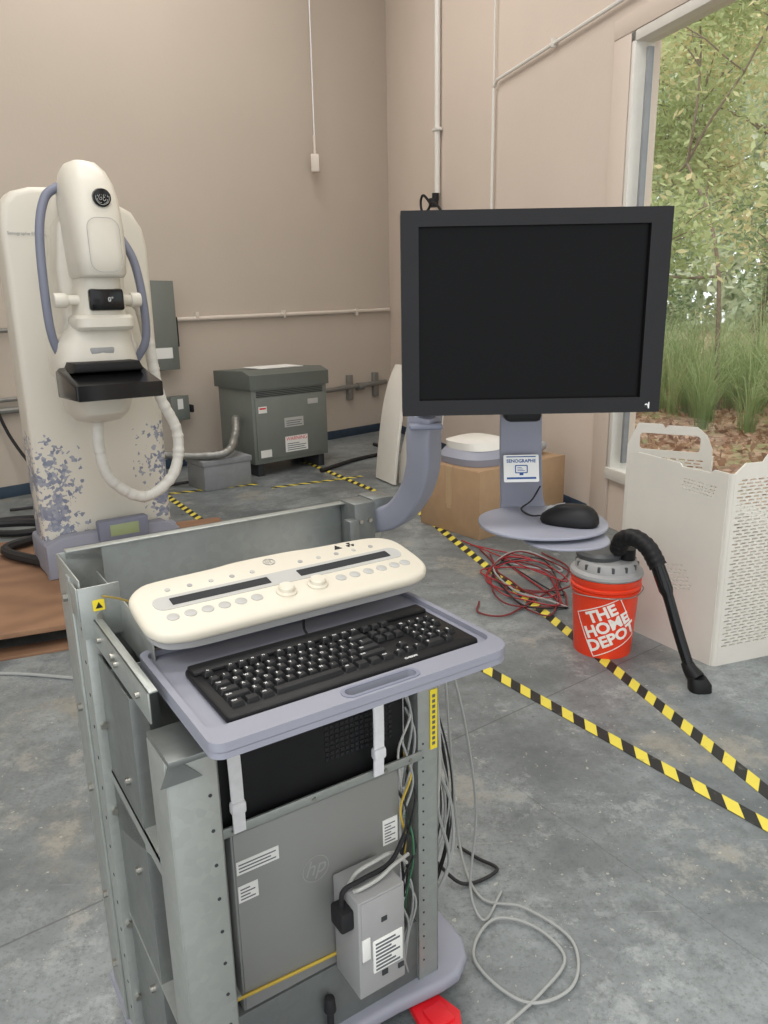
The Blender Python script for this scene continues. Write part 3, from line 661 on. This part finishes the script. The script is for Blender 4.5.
me=bpy.data.meshes.new('grass'); me.from_pydata(vs,[],fs); at=me.attributes.new('lv','FLOAT','POINT'); at.data.foreach_set('value',lv); me.materials.append(M_grass)
o=bpy.data.objects.new('tall_grass',me); COL.objects.link(o); o.matrix_world=MR; o['kind']='stuff'; tag(o,'long arching green grass growing outside window','grass')
pts=[]
for k in range(6000):
    s_=random.uniform(-1,7); n_=random.uniform(.35,4); pts.append((V((s_,n_,gz(s_,n_)+.01)),random.random()))
o=leaves('leaf_litter',pts,.08,M_litt,droop=0,asp=.6,M=MR); tag(o,'dry fallen brown leaves scattered on ground','leaves')
# ---------------------------------------------------------------- cart
MK=T((-.22,.84,0))@RZ(33)
cart=thing('workstation_cart','partly stripped medical workstation cart of galvanised steel with lavender trays','cart',MK)
def cg(name,m,g,label=None,M=None,ang=35): return g.obj(name,m,cart,M=M,label=label,ang=ang)
g=G(); g.prism([(-.05,.02),(.10,.02),(.16,.10),(.24,.24),(.32,.272),(.45,.268),(.56,.256),(.61,.258),(.655,.285),(.68,.33),(.685,.40),(.685,.70),(.66,.74),(-.02,.74),(-.05,.71)],.055,.090,.012,seg=3); cg('base',M_lav,g)
for x,y in ((.02,.1),(.60,.36),(.60,.66),(.02,.66)):
    g=G(); g.cyl((x-.015,y,.03),(x+.015,y,.03),.03,seg=20,bev=.004); g.box((x-.02,y-.015,.03),(x+.02,y+.015,.06),.004); cg('caster',M_blackm,g)
g=G(); g.prism([(.475,.205),(.495,.172),(.555,.178),(.575,.21),(.555,.29),(.49,.29)],.028,.050,.006,seg=2); g.box((.50,.195,.048),(.55,.25,.058),.004); cg('brake_pedal',M_red,g)
px=-.045
g=G(); g.box((px,.50,.09),(px+.003,.69,1.10),.0008); g.box((px,.498,.09),(-.02,.501,1.07),.0008); g.box((px,.688,.09),(.04,.691,1.10),.0008); g.box((px-.005,.56,.09),(px,.585,1.09),.001); g.box((px,.498,1.02),(.02,.501,1.03),.0008); cg('rear_post',M_galv,g,'galvanised channel post with bolts')
g=G(); g.box((-.028,.30,.09),(-.025,.50,.96),.0008); g.box((-.028,.298,.09),(.0,.301,.96),.0008); g.box((-.028,.42,.70),(.05,.423,.96),.0008); cg('side_panel',M_galv2,g)
for z in (.18,.36,.62,.80,1.03):
    g=G(); g.cyl((px,.63,z),(px-.008,.63,z),.008,seg=6); cg('bolt',M_screw,g)
    g=G(); g.cyl((-.033,.498,z+.02),(-.033,.491,z+.02),.007,seg=6); cg('bolt',M_screw,g)
    g=G(); g.cyl((-.028,.36,z-.02),(-.036,.36,z-.02),.007,seg=12); cg('bolt',M_screw,g)
def hole_(a,b_,r):
    g=G(); g.cyl(a,b_,r,seg=8); cg('perforation',M_inner,g)
for k in range(14):
    z=.16+k*.065; hole_((px-.0008,.52,z),(px+.0006,.52,z),.0035)
for k in range(8): hole_((.03,.1172,.45+k*.06),(.03,.1186,.45+k*.06),.003)
for k in range(18): hole_((.535,.2905,.14+k*.032),(.535,.2888,.14+k*.032),.0022)
g=G(); g.box((-.030,.17,.98),(-.027,.50,1.03),.0008); g.box((-.030,.17,1.027),(-.015,.50,1.03),.0008); g.box((.018,.30,.98),(.021,.66,1.06),.0008); cg('top_side_rail',M_galv,g)
for y in (.22,.34,.45):
    g=G(); g.cyl((-.030,y,1.005),(-.036,y,1.005),.005,seg=10); cg('bolt',M_screw,g)
g=G(); g.box((-.050,.488,.995),(.02,.492,1.09),.0008); g.box((-.053,.488,1.03),(-.050,.54,1.09),.0008); cg('corner_bracket',M_galv,g)
g=G(); g.prism(rrect(-.010,.010,-.010,.010,.002),0,.0012,M=T((-.018,.4868,1.055))@UP); cg('warning_sticker',M_yel,g)
g=G(); g.prism([(-.006,-.005),(.006,-.005),(0,.006)],0,.0008,M=T((-.018,.4855,1.055))@UP); cg('warning_symbol',M_blackm,g)
for z in (1.01,1.035):
    g=G(); g.cyl((-.018,.488,z),(-.018,.483,z),.006,seg=10); cg('bolt',M_screw,g)
g=G(); g.sweep([(-.01,.486,1.07),(.01,.45,1.072),(.03,.41,1.07),(.05,.38,1.068)],.0022,6,6); cg('ground_wire',M_brass,g)
g=G(); g.box((-.03,.688,.70),(.70,.692,1.107),.0008); g.box((-.03,.665,1.104),(.70,.692,1.107),.0008); g.box((.0,.655,.925),(.66,.69,.93)); g.box((.0,.655,.925),(.66,.658,.96)); cg('rear_rail',M_galv,g)
g=G(); g.box((.585,.62,.98),(.64,.685,1.112),.002); g.box((.64,.63,1.03),(.70,.70,1.115),.004); g.box((.56,.60,.98),(.585,.63,1.08),.002); cg('arm_bracket',M_galv2,g)
for x in (.60,.625):
    g=G(); g.cyl((x,.62,1.07),(x,.615,1.07),.005,seg=10); cg('bolt',M_screw,g)
g=G(); g.box((-.03,.118,.10),(.045,.121,.945),.0008); g.box((-.031,.118,.10),(-.028,.20,.945),.0008); g.box((.042,.118,.10),(.045,.17,.945),.0008); cg('front_post',M_galv,g)
g=G(); g.prism([(-.03,.10),(.05,.10),(.05,.2),(-.03,.2)],.945,.955,.002); g.prism([(-.04,.0),(.02,.0),(-.02,.045)],.0,.0025,M=T((0,.115,.91))@UP); cg('post_cap',M_galv2,g)
g=G(); g.box((.522,.29,.09),(.574,.293,.975),.0008); g.box((.522,.29,.09),(.525,.34,.975),.0008); g.box((.571,.29,.09),(.574,.34,.975),.0008); cg('right_post',M_galv,g)
g=G(); g.box((.552,.2875,.665),(.570,.2895,.80)); cg('yellow_sticker',M_yel,g)
g=G()
for k in range(10): g.box((.557,.2868,.675+k*.012),(.564,.2875,.682+k*.012))
o=cg('printed_text',M_print,g)
g=G(); g.box((-.03,.2,.72),(.04,.5,.723)); g.box((-.03,.2,.70),(-.027,.5,.723)); g.prism([(.2,.72),(.5,.72),(.5,.60)],-.028,-.025,M=Matrix(((0,0,1,0),(1,0,0,0),(0,1,0,0),(0,0,0,1)))); g.box((-.03,.2,.40),(.08,.66,.403)); cg('side_shelf',M_galv,g)
for x,y,r_ in ((0,.22,.012),(.01,.28,.010)):
    g=G(); g.cyl((x,y,.735),(x,y,.723),r_); cg('shelf_screw',M_brass,g)
g=G(); g.box((.04,.30,.23),(.53,.66,.245),.002); g.box((.045,.298,.09),(.53,.301,.245),.001); g.box((.08,.66,.1),(.52,.664,.95)); g.box((.075,.3,.24),(.08,.66,.9)); cg('tower_shelf',M_galv2,g)
g=G(); g.box((.06,.285,.652),(.53,.29,.672),.001); g.box((.06,.285,.652),(.53,.50,.655),.001); g.box((.05,.27,.652),(.09,.288,.70),.002); cg('cross_rail',M_galv,g)
for x in (.12,.28,.44,.50):
    g=G(); g.cyl((x,.285,.662),(x,.281,.662),.004,seg=10); cg('bolt',M_screw,g)
g=G(); g.sweep([(.10,.296,.29),(.25,.296,.28),(.40,.296,.272)],.0035,6,6); cg('tie_cord',M_ycab,g)
g=G(); g.cyl((.293,.284,.09),(.293,.284,.16),.007,seg=12); g.cyl((.293,.284,.155),(.293,.284,.19),.013,.010,seg=16,bev=.003); cg('lever_knob',M_blackm,g)
# tray
zt=1.012
outer=rrect(.0,.508,.0,.33,[.03,.02,.02,.04],8)
hole=rrect(.205,.325,.010,.030,.0095,6)
inner=rrect(.010,.498,.043,.318,[.015,.015,.015,.02],8)
g=G(); g.plate([outer,hole],zt-.005,zt); g.plate([outer,inner,hole],zt,zt+.009)
g.plate([outer,rrect(.004,.504,.004,.326,[.028,.018,.018,.038],8)],zt-.014,zt-.004); cg('keyboard_tray',M_lav,g)
g=G(); g.plate([rrect(.199,.331,.005,.035,.014,6),rrect(.205,.325,.010,.030,.0095,6)],zt+.009,zt+.0105); cg('tray_handle',M_lavd,g)
g=G(); g.box((.04,.05,zt-.035),(.47,.30,zt-.006),.004); cg('tray_support',M_inner,g)
# console
MPn=T((-.000,.226,1.060))@RX(10)@Matrix.Diagonal((.94,.97,1,1))
con0=[(.0,.06),(.005,.035),(.02,.014),(.05,.003),(.09,.0),(.22,.0),(.34,.0),(.47,.0),(.51,.004),(.538,.016),(.553,.038),(.558,.07),(.558,.12),(.552,.15),(.53,.172),(.49,.182),(.38,.187),(.32,.193),(.22,.193),(.165,.187),(.06,.182),(.028,.172),(.006,.148),(.0,.12)]
P3=[V((x,y,0)) for x,y in con0]; nP=len(P3); con=[]
for i in range(nP):
    a,b_,c,d=P3[i-1],P3[i],P3[(i+1)%nP],P3[(i+2)%nP]
    for k in range(3):
        t_=k/3; q=.5*((2*b_)+(c-a)*t_+(2*a-5*b_+4*c-d)*t_*t_+(3*b_-a-3*c+d)*t_**3); con.append((q.x,q.y))
ct=.021
g=G(); g.prism(con,0,ct,.0085,seg=4); cons=cg('control_console',M_cream,g,'cream rounded control console',M=MPn,ang=50)
g=G(); g.plate([[(x*.97+.008,y*.94+.006) for x,y in con]],-.012,.0); g.obj('console_underside',M_grey,cons)
g=G(); g.prism(rrect(.032,.532,.078,.120,.018),ct,ct+.001); g.obj('console_fascia',M_lgrey,cons)
for x0,x1 in ((.062,.245),(.305,.505)):
    g=G(); g.prism(rrect(x0,x1,.088,.110,.002),ct+.001,ct+.0018); g.obj('console_display',M_disp,cons)
for i,x in enumerate((.05,.08,.11,.14,.17,.20,.37,.40,.43,.46,.49,.515)):
    g=G(); yy=.054; g.cyl((x,yy,ct),(x,yy,ct+.0012),.0105,seg=20,bev=.0005); g.obj('button',M_lgrey,cons)
for i,x in enumerate((.07,.11,.15,.19,.23,.33,.37,.41,.45,.49)):
    g=G(); g.cyl((x,.140,ct),(x,.140,ct+.0012),.0048,seg=14); g.obj('button',M_grey if i%2 else M_lgrey,cons)
for x in (.255,.318):
    g=G(); g.lathe([(0,0),(.019,0),(.019,.003),(.015,.005),(.0145,.011),(.012,.013),(0,.013)],28,M=T((x,.050,ct))); g.obj('knob',M_cream,cons)
mono(.012,T((.275,.162,ct+.0002)),.035).obj('emblem_mark',M_grey,cons)
g=G(); g.prism([(-.009,-.007),(.009,-.007),(0,.009)],ct,ct+.0008,M=T((.425,.163,0))); g.obj('warning_symbol',M_blackm,cons)
g=G()
for k in range(3):
    a0=90+120*k-30; g.prism([(.003*math.cos(rad(a0)),.003*math.sin(rad(a0)))]+[(.009*math.cos(rad(a0+d)),.009*math.sin(rad(a0+d))) for d in (0,15,30,45,60)]+[(.003*math.cos(rad(a0+60)),.003*math.sin(rad(a0+60)))],ct,ct+.0008,M=T((.455,.163,0)))
g.cyl((.455,.163,ct),(.455,.163,ct+.0008),.0018,seg=10); g.obj('radiation_symbol',M_blackm,cons)
for x in (.118,.408):
    g=G(); g.ribbon([(x,.262,1.0),(x+.002,.262,.88),(x+.006,.266,.78),(x+.01,.276,.665)],.023,.005,(1,0,0)); cg('strap',M_wcord,g,'white fabric strap')
    g=G(); g.box((x-.006,.262,.705),(x+.022,.280,.730),.006); cg('strap_buckle',M_wcord,g)
random.seed(11)
cols=[M_gcab,M_blackc,M_gcab,M_gcab,M_blackc,M_lgrey,M_blackc,M_gcab,M_ycab,M_blackc,M_gcab,M_green]
for i,mm in enumerate(cols):
    x=.605+.006*(i%5); y=.38+.02*(i//4)
    pts=[(.47+.01*i%.05,.40,.93-.02*i%.1),(x-.03,y,.80),(x+random.uniform(-.03,.03),y-.02,.62),(x+random.uniform(-.03,.05),y-.03,.45),(x+random.uniform(-.04,.05),y-.03,.28),(x-.05+random.uniform(-.04,.03),y,.10)]
    g=G(); g.sweep(pts,.0022+.0018*(i%3==0),6,8); cg('cable',mm,g)
for i in range(13):
    z0=.86-.046*i; xx=.485+.010*(i%3)
    g=G(); g.sweep([(xx,.31,z0),(xx+.010,.29,z0-.05),(.495+random.uniform(-.02,.015),.29,z0-.12),(.49+random.uniform(-.01,.015),.300,max(z0-.2,.12)),(.505,.32,max(z0-.28,.1))],.0026,6,6); cg('cable',cols[(i*5)%12],g)
g=G(); g.sweep([(.60,.36,.9),(.615,.34,.6),(.60,.36,.3),(.58,.38,.1)],.005,8,8); cg('cable',M_lgrey,g)
g=G(); g.box((.46,.30,.095),(.515,.36,.20),.004); cg('connector_block',M_lgrey,g)
# tower
MT2=MK@T((.118,.302,.246))
t=thing('desktop_computer','silver grey tower computer seated in cart frame','computer',MT2)
g=G(); g.box((0,0,0),(.365,.34,.40),.003); g.obj('case',M_towr,t)
g=G(); g.box((.004,-.003,.004),(.361,0,.396),.0012); g.obj('side_panel',M_towr,t)
g=G(); g.plate([circ(.029,40),circ(.0272,40)],0,.0008,M=T((.165,-.003,.25))@UP); g.mesh(textmesh('hp',.046,0,ext=.0004,shear=.35),T((.163,-.0034,.252))@UP); g.obj('emblem_mark',M_emb,t)
for x,z,w_,h_ in ((.0,.33,.09,.028),(.0,.27,.045,.035),(.315,.25,.042,.06)):
    g=G(); g.box((x+.006,-.004,z-.02),(x+w_,-.003,z+h_-.02)); g.obj('sticker',M_paper,t)
    g=G()
    for k in range(int(h_/.007)-1):
        g.box((x+.01,-.0044,z-.015+k*.007),(x+w_-.006-.01*(k%2),-.0039,z-.0125+k*.007))
    g.obj('printed_text',M_print,t)
MU=MK@T((.095,.30,.66))
t=thing('power_backup_unit','black ventilated electronics unit strapped beneath keyboard tray','electronics unit',MU)
g=G(); g.box((0,0,0),(.40,.34,.30),.005); g.obj('housing',M_black,t)
g=G()
for r in range(12):
    for c in range(14): g.box((.22+c*.011,-.0012,.06+r*.011),(.227+c*.011,.0,.067+r*.011))
g.obj('vent_grille',M_blackm,t)
MS=MK@T((.316,.198,.245))
t=thing('power_supply_unit','grey metal power supply box with labels and top connector','power supply',MS)
g=G(); g.box((0,0,0),(.106,.095,.225),.003); g.box((.006,-.002,.08),(.100,0,.221),.001); g.obj('housing',M_grey,t)
g=G(); g.box((.03,-.004,.05),(.098,-.0,.125),.0008); g.obj('sticker',M_paper,t)
g=G(); g.box((.006,-.004,.09),(.024,0,.14),.0008); g.obj('sticker',M_paper,t)
g=G()
for k in range(8): g.box((.035,-.0048,.055+k*.0085),(.091-.01*(k%3),-.004,.059+k*.0085))
g.obj('printed_text',M_print,t)
g=G(); g.box((-.028,.015,.155),(.003,.06,.20),.006); g.sweep([(-.015,.035,.195),(-.01,.035,.235),(.03,.03,.246),(.1,.04,.244),(.15,.06,.275)],.005,8,8); g.obj('plug',M_blackm,t)
g=G(); g.sweep([(.01,.03,.228),(.02,.02,.236),(.06,.02,.24),(.10,.03,.244),(.15,.05,.234)],.004,8,6); g.sweep([(.01,.05,.228),(.03,.05,.248),(.07,.05,.254),(.12,.06,.244),(.16,.07,.195)],.004,8,6); g.obj('cable_bundle',M_lgrey,t)
for x,z in ((.050,.160),(.050,.032),(.088,.028)):
    g=G(); g.box((x,-.003,z),(x+.014,0,z+.012),.002); g.obj('screw_slot',M_inner,t)
# keyboard
MKb=MK@T((.040,.047,zt+.0005))@Matrix.Diagonal((.955,.97,1,1))
kb=thing('keyboard','black full size wired computer keyboard with white legends','keyboard',MKb)
g=G(); g.prism(rrect(0,.455,0,.182,.01),0,.012,.004); g.box((.004,.145,.010),(.451,.178,.018),.004); g.obj('case',M_black,kb)
u=.0188
def seq(x,ws):
    out=[]
    for w_,l in ws: out.append((x,l,w_)); x+=w_
    return out
R0_=[(0,'Es')]+[(2+i,'F%d'%(i+1)) for i in range(4)]+[(6.5+i,'F%d'%(i+5)) for i in range(4)]+[(11+i,'F%d'%(i+9)) for i in range(4)]+[(15.25+i,'') for i in range(3)]
R1=seq(0,[(1,c) for c in '`1234567890-=']+[(2,'<')])+seq(15.25,[(1,'')]*3)+seq(18.5,[(1,'N'),(1,'/'),(1,'*'),(1,'-')])
R2=seq(0,[(1.5,'Tab')]+[(1,c) for c in 'QWERTYUIOP[]']+[(1.5,'\\')])+seq(15.25,[(1,'')]*3)+seq(18.5,[(1,'7'),(1,'8'),(1,'9'),(1,'+')])
R3=seq(0,[(1.75,'Cap')]+[(1,c) for c in "ASDFGHJKL;'"]+[(2.25,'Ent')])+seq(18.5,[(1,'4'),(1,'5'),(1,'6')])
R4=seq(0,[(2.25,'Shift')]+[(1,c) for c in 'ZXCVBNM,./']+[(2.75,'Shift')])+seq(16.25,[(1,'^')])+seq(18.5,[(1,'1'),(1,'2'),(1,'3'),(1,'E')])
R5=seq(0,[(1.25,'Ctrl'),(1.25,''),(1.25,'Alt'),(6.25,''),(1.25,'Alt'),(1.25,''),(1.25,''),(1.25,'Ctrl')])+seq(15.25,[(1,'<'),(1,'v'),(1,'>')])+seq(18.5,[(2,'0'),(1,'.')])
keys=[(x,.147,1,l) for x,l in R0_]
for y,rw in ((.121,R1),(.101,R2),(.081,R3),(.061,R4),(.041,R5)):
    keys+=[(x,y,w_,l) for x,l,w_ in rw]
lg=G(); rest=G(); yo=-.018
for i,(x,y,w_,l) in enumerate(keys):
    x0=.016+x*u; wd=w_*u-.0022; y0=y+yo; d=.0166 if y<.14 else .014
    kz=.010+.004*(y0/.15)
    g=G() if i<100 else rest
    b=bmesh.new(); bmesh.ops.create_cube(b,size=1)
    for v in b.verts:
        tp=v.co.z>0; ins=.0024 if tp else 0
        v.co=V((x0+(wd-ins if v.co.x>0 else ins),y0+(d-ins*.8 if v.co.y>0 else ins),kz+(.0075 if tp else 0)))
    bmesh.ops.bevel(b,geom=b.edges[:],offset=.0008,segments=1,affect='EDGES'); g._merge(b)
    if i<100: g.obj('key',M_key,kb)
    if l:
        s_=.0075 if len(l)==1 else .005
        lg.mesh(textmesh(l,s_,.0001,ext=.0001),T((x0+(.006 if len(l)==1 else min(.008,wd*.5)),y0+d*.6,kz+.0078)))
o=rest.obj('key',M_key,kb); o['kind']='stuff'
lg.obj('key_legend',M_leg,kb)
text('CHERRY',.007,T((.32,.011,.0122)),M_leg,kb,'lettering')
g=G(); g.sweep([(.22,.175,.012),(.225,.20,.016),(.24,.23,.02),(.26,.26,.025)],.0025,6,6); g.obj('cord',M_blackc,kb)
# ---------------------------------------------------------------- monitor
t=thing('computer_monitor','black framed display on lavender arm with round mouse shelf','monitor',T((-.03,1.76,1.1)))
Mi=T((.03,-1.76,-1.1))
cx,cy,cz=.267,1.385,1.530; hw,hh=.2300,.1730
def wob(name,m,g,ang=35): return g.obj(name,m,t,M=Mi,ang=ang)
g=G()
fo=[(-hw,-hh),(hw,-hh),(hw,hh),(-hw,hh)]; fi=[(-hw+.030,-hh+.027),(hw-.036,-hh+.027),(hw-.036,hh-.026),(-hw+.030,hh-.026)]
g.plate([fo,fi],-.0,.022,M=T((cx,cy,cz))@RX(90)); g.box((cx-hw,cy,cz-hh),(cx+hw,cy+.03,cz+hh),.003); g.box((cx-.19,cy+.03,cz-.14),(cx+.19,cy+.065,cz+.14),.012); wob('bezel',M_black,g)
g=G(); g.box((cx-hw+.029,cy-.013,cz-hh+.026),(cx+hw-.035,cy-.010,cz+hh-.025)); wob('screen',M_screen,g)
g=G(); g.mesh(textmesh('e|',.011,.0006),T((cx+hw-.022,cy-.0226,cz-hh+.013))@UP); wob('maker_mark',M_leg,g)
g=G(); g.ribbon([(-.05,1.79,1.070),(-.01,1.755,1.062),(.035,1.72,1.082),(.072,1.68,1.14),(.088,1.64,1.21),(.088,1.61,1.28),(.090,1.595,1.33)],lambda u:.066-.012*u,.060,(.6,.8,.1),12,rk=.14); wob('support_arm',M_lav,g,ang=50)
g=G(); g.box((.055,1.555,1.300),(.125,1.625,1.312),.005,3); g.box((.07,1.56,1.33),(.11,1.61,1.43),.01); g.box((.08,1.54,1.40),(.30,1.60,1.44),.012); g.box((.25,1.45,1.38),(.31,1.6,1.46),.01); wob('arm_joint',M_lavd,g)
g=G(); g.ribbon([(.300,1.590,1.118),(.296,1.585,1.15),(.286,1.555,1.25),(.278,1.52,1.34),(.275,1.49,1.40)],lambda u:.094-.014*u+.03*max(0,.25-u),.012,(1,0,0)); wob('shelf_bracket',M_lav,g)
g=G(); g.box((.235,1.44,1.33),(.305,1.50,1.375),.01); wob('tilt_hinge',M_black,g)
def ell(cx_,cy_,a,b_,n=40,e=2.2): return [(cx_+a*math.copysign(abs(math.cos(2*math.pi*i/n))**(2/e),math.cos(2*math.pi*i/n)),cy_+b_*math.copysign(abs(math.sin(2*math.pi*i/n))**(2/e),math.sin(2*math.pi*i/n))) for i in range(n)]
g=G(); g.prism(ell(.318,1.47,.128,.120),1.120,1.127,.003); g.prism(ell(.35,1.40,.082,.072),1.106,1.112,.003); g.cyl((.33,1.44,1.10),(.33,1.44,1.12),.03); wob('mouse_shelf',M_lav,g)
tl=T((.283,1.528,1.222))@RX(73)
g=G(); g.prism(rrect(-.036,.036,-.028,.028,.003),0,.001,M=tl@T((0,0,.002))); wob('paper_label',M_paper,g)
g=G(); tm=tl@T((0,0,.0032)); g.mesh(textmesh('SENOGRAPHE',.0095,.0002),tm@T((0,.015,0)))
g.plate([rrect(-.013,.013,-.010,.007,.002),rrect(-.011,.011,-.008,.005,.001)],0,.0005,M=tm); g.box((-.004,-.014,0),(.004,-.010,.0005),M=tm); g.box((-.03,-.022,0),(.03,-.018,.0005),M=tm); g.box((-.03,.023,0),(.03,.025,.0005),M=tm)
for k in range(3): g.box((-.008,-.005+k*.003,0),(.007-k*.003,-.004+k*.003,.0005),M=tm)
wob('label_print',M_blue,g)
mo=thing('computer_mouse','black wired optical mouse on round lavender shelf','mouse',T((.365,1.44,1.128))@RZ(62))
g=G(); g.loft([(0,0,0,.029,.055,2.4),(.006,0,0,.031,.058,2.4),(.016,0,-.001,.030,.056,2.3),(.026,0,-.005,.027,.048,2.2),(.034,0,-.009,.021,.037,2.1),(.039,0,-.012,.013,.024,2),(.041,0,-.013,.005,.010,2)],32); g.obj('body',M_black,mo,ang=70)
g=G(); g.cyl((-.004,.036,.024),(.004,.036,.024),.010,seg=18); g.obj('scroll_wheel',M_grey,mo)
g=G(); g.sweep([(0,.055,.016),(0,.03,.0345),(0,.01,.041)],.0012,6,6); g.obj('button_seam',M_grey,mo)
g=G(); g.sweep([(0,.058,.01),(.01,.078,.005),(.03,.10,.004),(.055,.115,.006),(.075,.10,.02),(.085,.085,.05)],.002,6,8); g.obj('cord',M_blackc,mo)
for pts,mm,r,lb in (([(.16,1.95,.6),(.18,1.92,.3),(.2,1.85,.05),(.24,1.7,.01),(.35,1.66,.01),(.45,1.55,.01),(.42,1.42,.01),(.30,1.38,.01),(.2,1.5,.01),(.26,1.62,.01),(.36,1.6,.01),(.42,1.5,.01),(.34,1.4,.01),(.22,1.30,.01)],M_gcab,.004,'pale grey cable looped on concrete beside cart'),
   ([(.2,1.9,.01),(.25,1.85,.01),(.3,1.8,.01),(.2,1.75,.01),(.12,1.8,.05)],M_blackc,.005,'black cable on floor beside cart'),
   ([(.14,1.80,.75),(.20,1.78,.5),(.23,1.74,.25),(.21,1.68,.06),(.24,1.62,.01),(.30,1.72,.01)],M_gcab,.0035,'pale grey cable hanging beside cart to floor')):
    tag(G().sweep(pts,r,8,10).obj('floor_cable',mm),lb,'cable')
# ---------------------------------------------------------------- light
wd=bpy.data.worlds.new('sky'); scn.world=wd; wd.use_nodes=True; bg=wd.node_tree.nodes['Background']; bg.inputs[0].default_value=(.94,.97,1,1); bg.inputs[1].default_value=1.7
def area(loc,size,e,col,rot=(0,0,0)):
    l=bpy.data.lights.new('fill_light','AREA'); l.shape='RECTANGLE'; l.size=size[0]; l.size_y=size[1]; l.energy=e; l.color=col  # unseen overhead area lamps, added to lift the interior brightness
    o=bpy.data.objects.new('fill_light',l); o.location=loc; o.rotation_euler=rot; COL.objects.link(o)
area((-1,3.5,6.1),(3,1),100,(1,.98,.95)); area((-1.5,6.5,6.1),(3,1),100,(1,.98,.95)); area((0,0,6.1),(3,1),110,(1,.98,.96))
l=bpy.data.lights.new('foliage_fill','SUN'); l.energy=3.4; l.angle=rad(45); l.color=(1,.98,.94)  # added soft directional lamp that brightens the trees under an overcast sky
o=bpy.data.objects.new('foliage_fill',l); COL.objects.link(o); o.rotation_euler=V((.22,.42,-.88)).to_track_quat('-Z','Y').to_euler()
scn.view_settings.view_transform='Standard'
